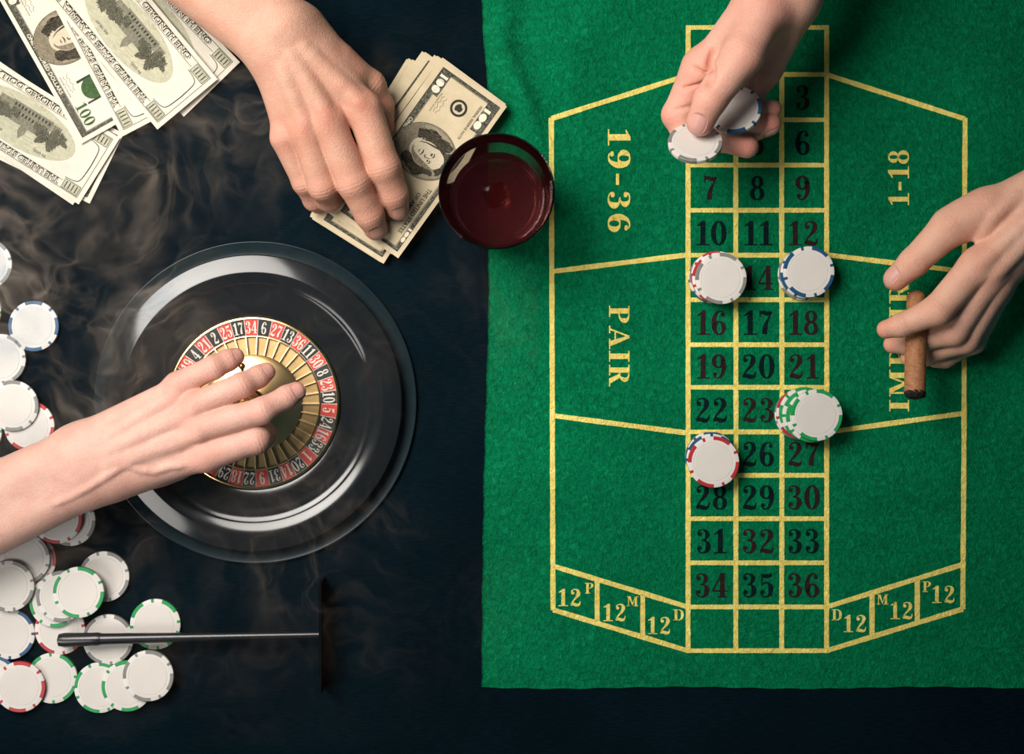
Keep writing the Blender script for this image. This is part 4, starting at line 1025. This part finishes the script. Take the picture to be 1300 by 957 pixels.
# hand with the cigar (right)
hand('bare hand reaching in from the right edge with a cigar between its fingers', 'skin_d', 'nail',
     palm=[((1470, 190, 62), 42, (1352, 228, 60), 36), ((1480, 240, 62), 42, (1358, 262, 58), 38),
           ((1350, 228, 60), 34, (1225, 277, 52), 25), ((1356, 246, 62), 36, (1240, 336, 60), 21), ((1356, 246, 60), 34, (1255, 349, 57), 20), ((1352, 250, 56), 32, (1264, 361, 50), 19), ((1345, 255, 48), 28, (1266, 368, 42), 17)],
     fingers=[dict(p=[(1250, 266, 54, 26), (1206, 288, 51, 24), (1160, 333, 43, 18.5), (1137, 354, 37, 15.5)], dorsal=(-.5, .45, .8), nl=1.0, nw=.72, k=.010),
              dict(p=[(1240, 337, 60, 22), (1190, 394, 56, 19.5), (1144, 413, 48, 14.2), (1125, 418, 45, 12)], nail=False, k=.008),
              dict(p=[(1255, 350, 57, 21), (1211, 420, 40, 18.5), (1152, 436, 17, 13.5), (1133, 437, 13, 11.5)], nail=False),
              dict(p=[(1264, 362, 50, 20), (1226, 431, 32, 17), (1175, 451, 15, 13), (1154, 454, 11.5, 11)], nail=False),
              dict(p=[(1267, 370, 43, 17), (1236, 434, 22, 14.5), (1200, 455, 12, 11.5), (1187, 457, 10, 10)], nail=False)],
     ridges=[([(1320, 270), (1280, 305), (1250, 332)], .004, .0009, .006), ([(1325, 285), (1290, 320), (1264, 346)], .004, .0010, .006), ([(1290, 250), (1262, 275), (1240, 310)], .003, .0006, .005)],
     creases=[((1213, 303, 68), 2.5, (1200, 322, 62), 2.0, .005)],
     spots=[((1130, 360, 40), 20, .8), ((1120, 418, 46), 18, .7), ((1128, 437, 14), 18, .7), ((1243, 336, 78), 18, .55), ((1266, 358, 68), 16, .4)])

# chips held in the hand at the top right
chip(883, 183, .0800, 'grey', 'grey-edged chip pinched under the thumb of the upper right hand', .5, (-.06, .62, .80), group='chips held in the hand')
chip(935, 141, .0610, 'blue', 'blue-edged chip cradled behind the thumb of the upper right hand', .9, (-.25, .38, .85), group='chips held in the hand')

# ---------------------------------------------------------------- drifting smoke
def smoke():
    m_ = NT('drifting_smoke'); m_.t.nodes.remove(m_.b); co = m_.n('ShaderNodeTexCoord').outputs['Object']
    w1 = m_.n('ShaderNodeTexNoise'); w1.inputs['Scale'].default_value = 9; w1.inputs['Detail'].default_value = 3; m_.l(co, w1.inputs['Vector'])
    def vec(op, a, b=None, sc=None):
        nd = m_.n('ShaderNodeVectorMath', operation=op); m_.l(a, nd.inputs[0])
        if b is not None:
            if isinstance(b, tuple): nd.inputs[1].default_value = b
            else: m_.l(b, nd.inputs[1])
        if sc is not None: nd.inputs['Scale'].default_value = sc
        return nd.outputs[0]
    warp = vec('SCALE', vec('SUBTRACT', w1.outputs['Color'], (.5, .5, .5)), None, .16)
    c2 = vec('ADD', co, warp)
    def ridge(scale, loc, sharp, det=2.5):
        nd = m_.n('ShaderNodeTexNoise'); nd.inputs['Scale'].default_value = scale; nd.inputs['Detail'].default_value = det; nd.inputs['Roughness'].default_value = .5; nd.inputs['Distortion'].default_value = .6
        m_.l(vec('ADD', c2, loc), nd.inputs['Vector'])
        a = m_.math('ABSOLUTE', m_.math('SUBTRACT', nd.outputs['Fac'], .5)); a = m_.math('SUBTRACT', 1.0, m_.math('MULTIPLY', a, sharp)); return m_.math('POWER', m_.math('MAXIMUM', a, 0.0), 2.0)
    r = m_.math('ADD', m_.math('MULTIPLY', ridge(15, (1, 2, 3), 17), 1.0), m_.math('MULTIPLY', ridge(30, (5, 1, 0), 13), .6))
    r = m_.math('ADD', r, .07)
    big = m_.n('ShaderNodeTexNoise'); big.inputs['Scale'].default_value = 7; big.inputs['Detail'].default_value = 2; m_.l(vec('ADD', co, (3, 0, 7)), big.inputs['Vector'])
    bm_ = m_.n('ShaderNodeMapRange'); bm_.inputs[1].default_value = .45; bm_.inputs[2].default_value = .62; m_.l(big.outputs['Fac'], bm_.inputs[0])
    sp = m_.n('ShaderNodeSeparateXYZ'); m_.l(co, sp.inputs[0])
    def gauss(cx, cy, sx, sy):
        a = m_.math('POWER', m_.math('MULTIPLY', m_.math('SUBTRACT', sp.outputs[0], cx), 1 / sx), 2.0); b = m_.math('POWER', m_.math('MULTIPLY', m_.math('SUBTRACT', sp.outputs[1], cy), 1 / sy), 2.0)
        return m_.math('EXPONENT', m_.math('MULTIPLY', m_.math('ADD', a, b), -1.0))
    cl = m_.math('ADD', m_.math('MULTIPLY', gauss(-.335, .075, .075, .14), 1.0), m_.math('MULTIPLY', gauss(-.24, .01, .16, .18), .22))
    cl = m_.math('ADD', cl, m_.math('MULTIPLY', gauss(-.28, .15, .06, .05), .5))
    z0 = m_.n('ShaderNodeMapRange'); z0.inputs[1].default_value = .045; z0.inputs[2].default_value = .030; m_.l(sp.outputs[2], z0.inputs[0])
    den = m_.math('MULTIPLY', m_.math('MULTIPLY', r, m_.math('ADD', m_.math('MULTIPLY', bm_.outputs[0], .92), .10)), m_.math('MULTIPLY', cl, z0.outputs[0]))
    den = m_.math('MULTIPLY', den, 56.0)
    sc = m_.n('ShaderNodeVolumeScatter'); sc.inputs['Color'].default_value = (.96, .72, .54, 1); m_.l(den, sc.inputs['Density']); m_.l(sc.outputs[0], m_.out.inputs['Volume'])
    return m_.m
so = obj('smoke', MB().box(-.46, .02, -.30, .30, .0135, .050).mesh('smoke'), smoke()); tag(so, 'wisps of pale brown cigar smoke drifting over the dark cloth at left', 'smoke', kind='stuff')
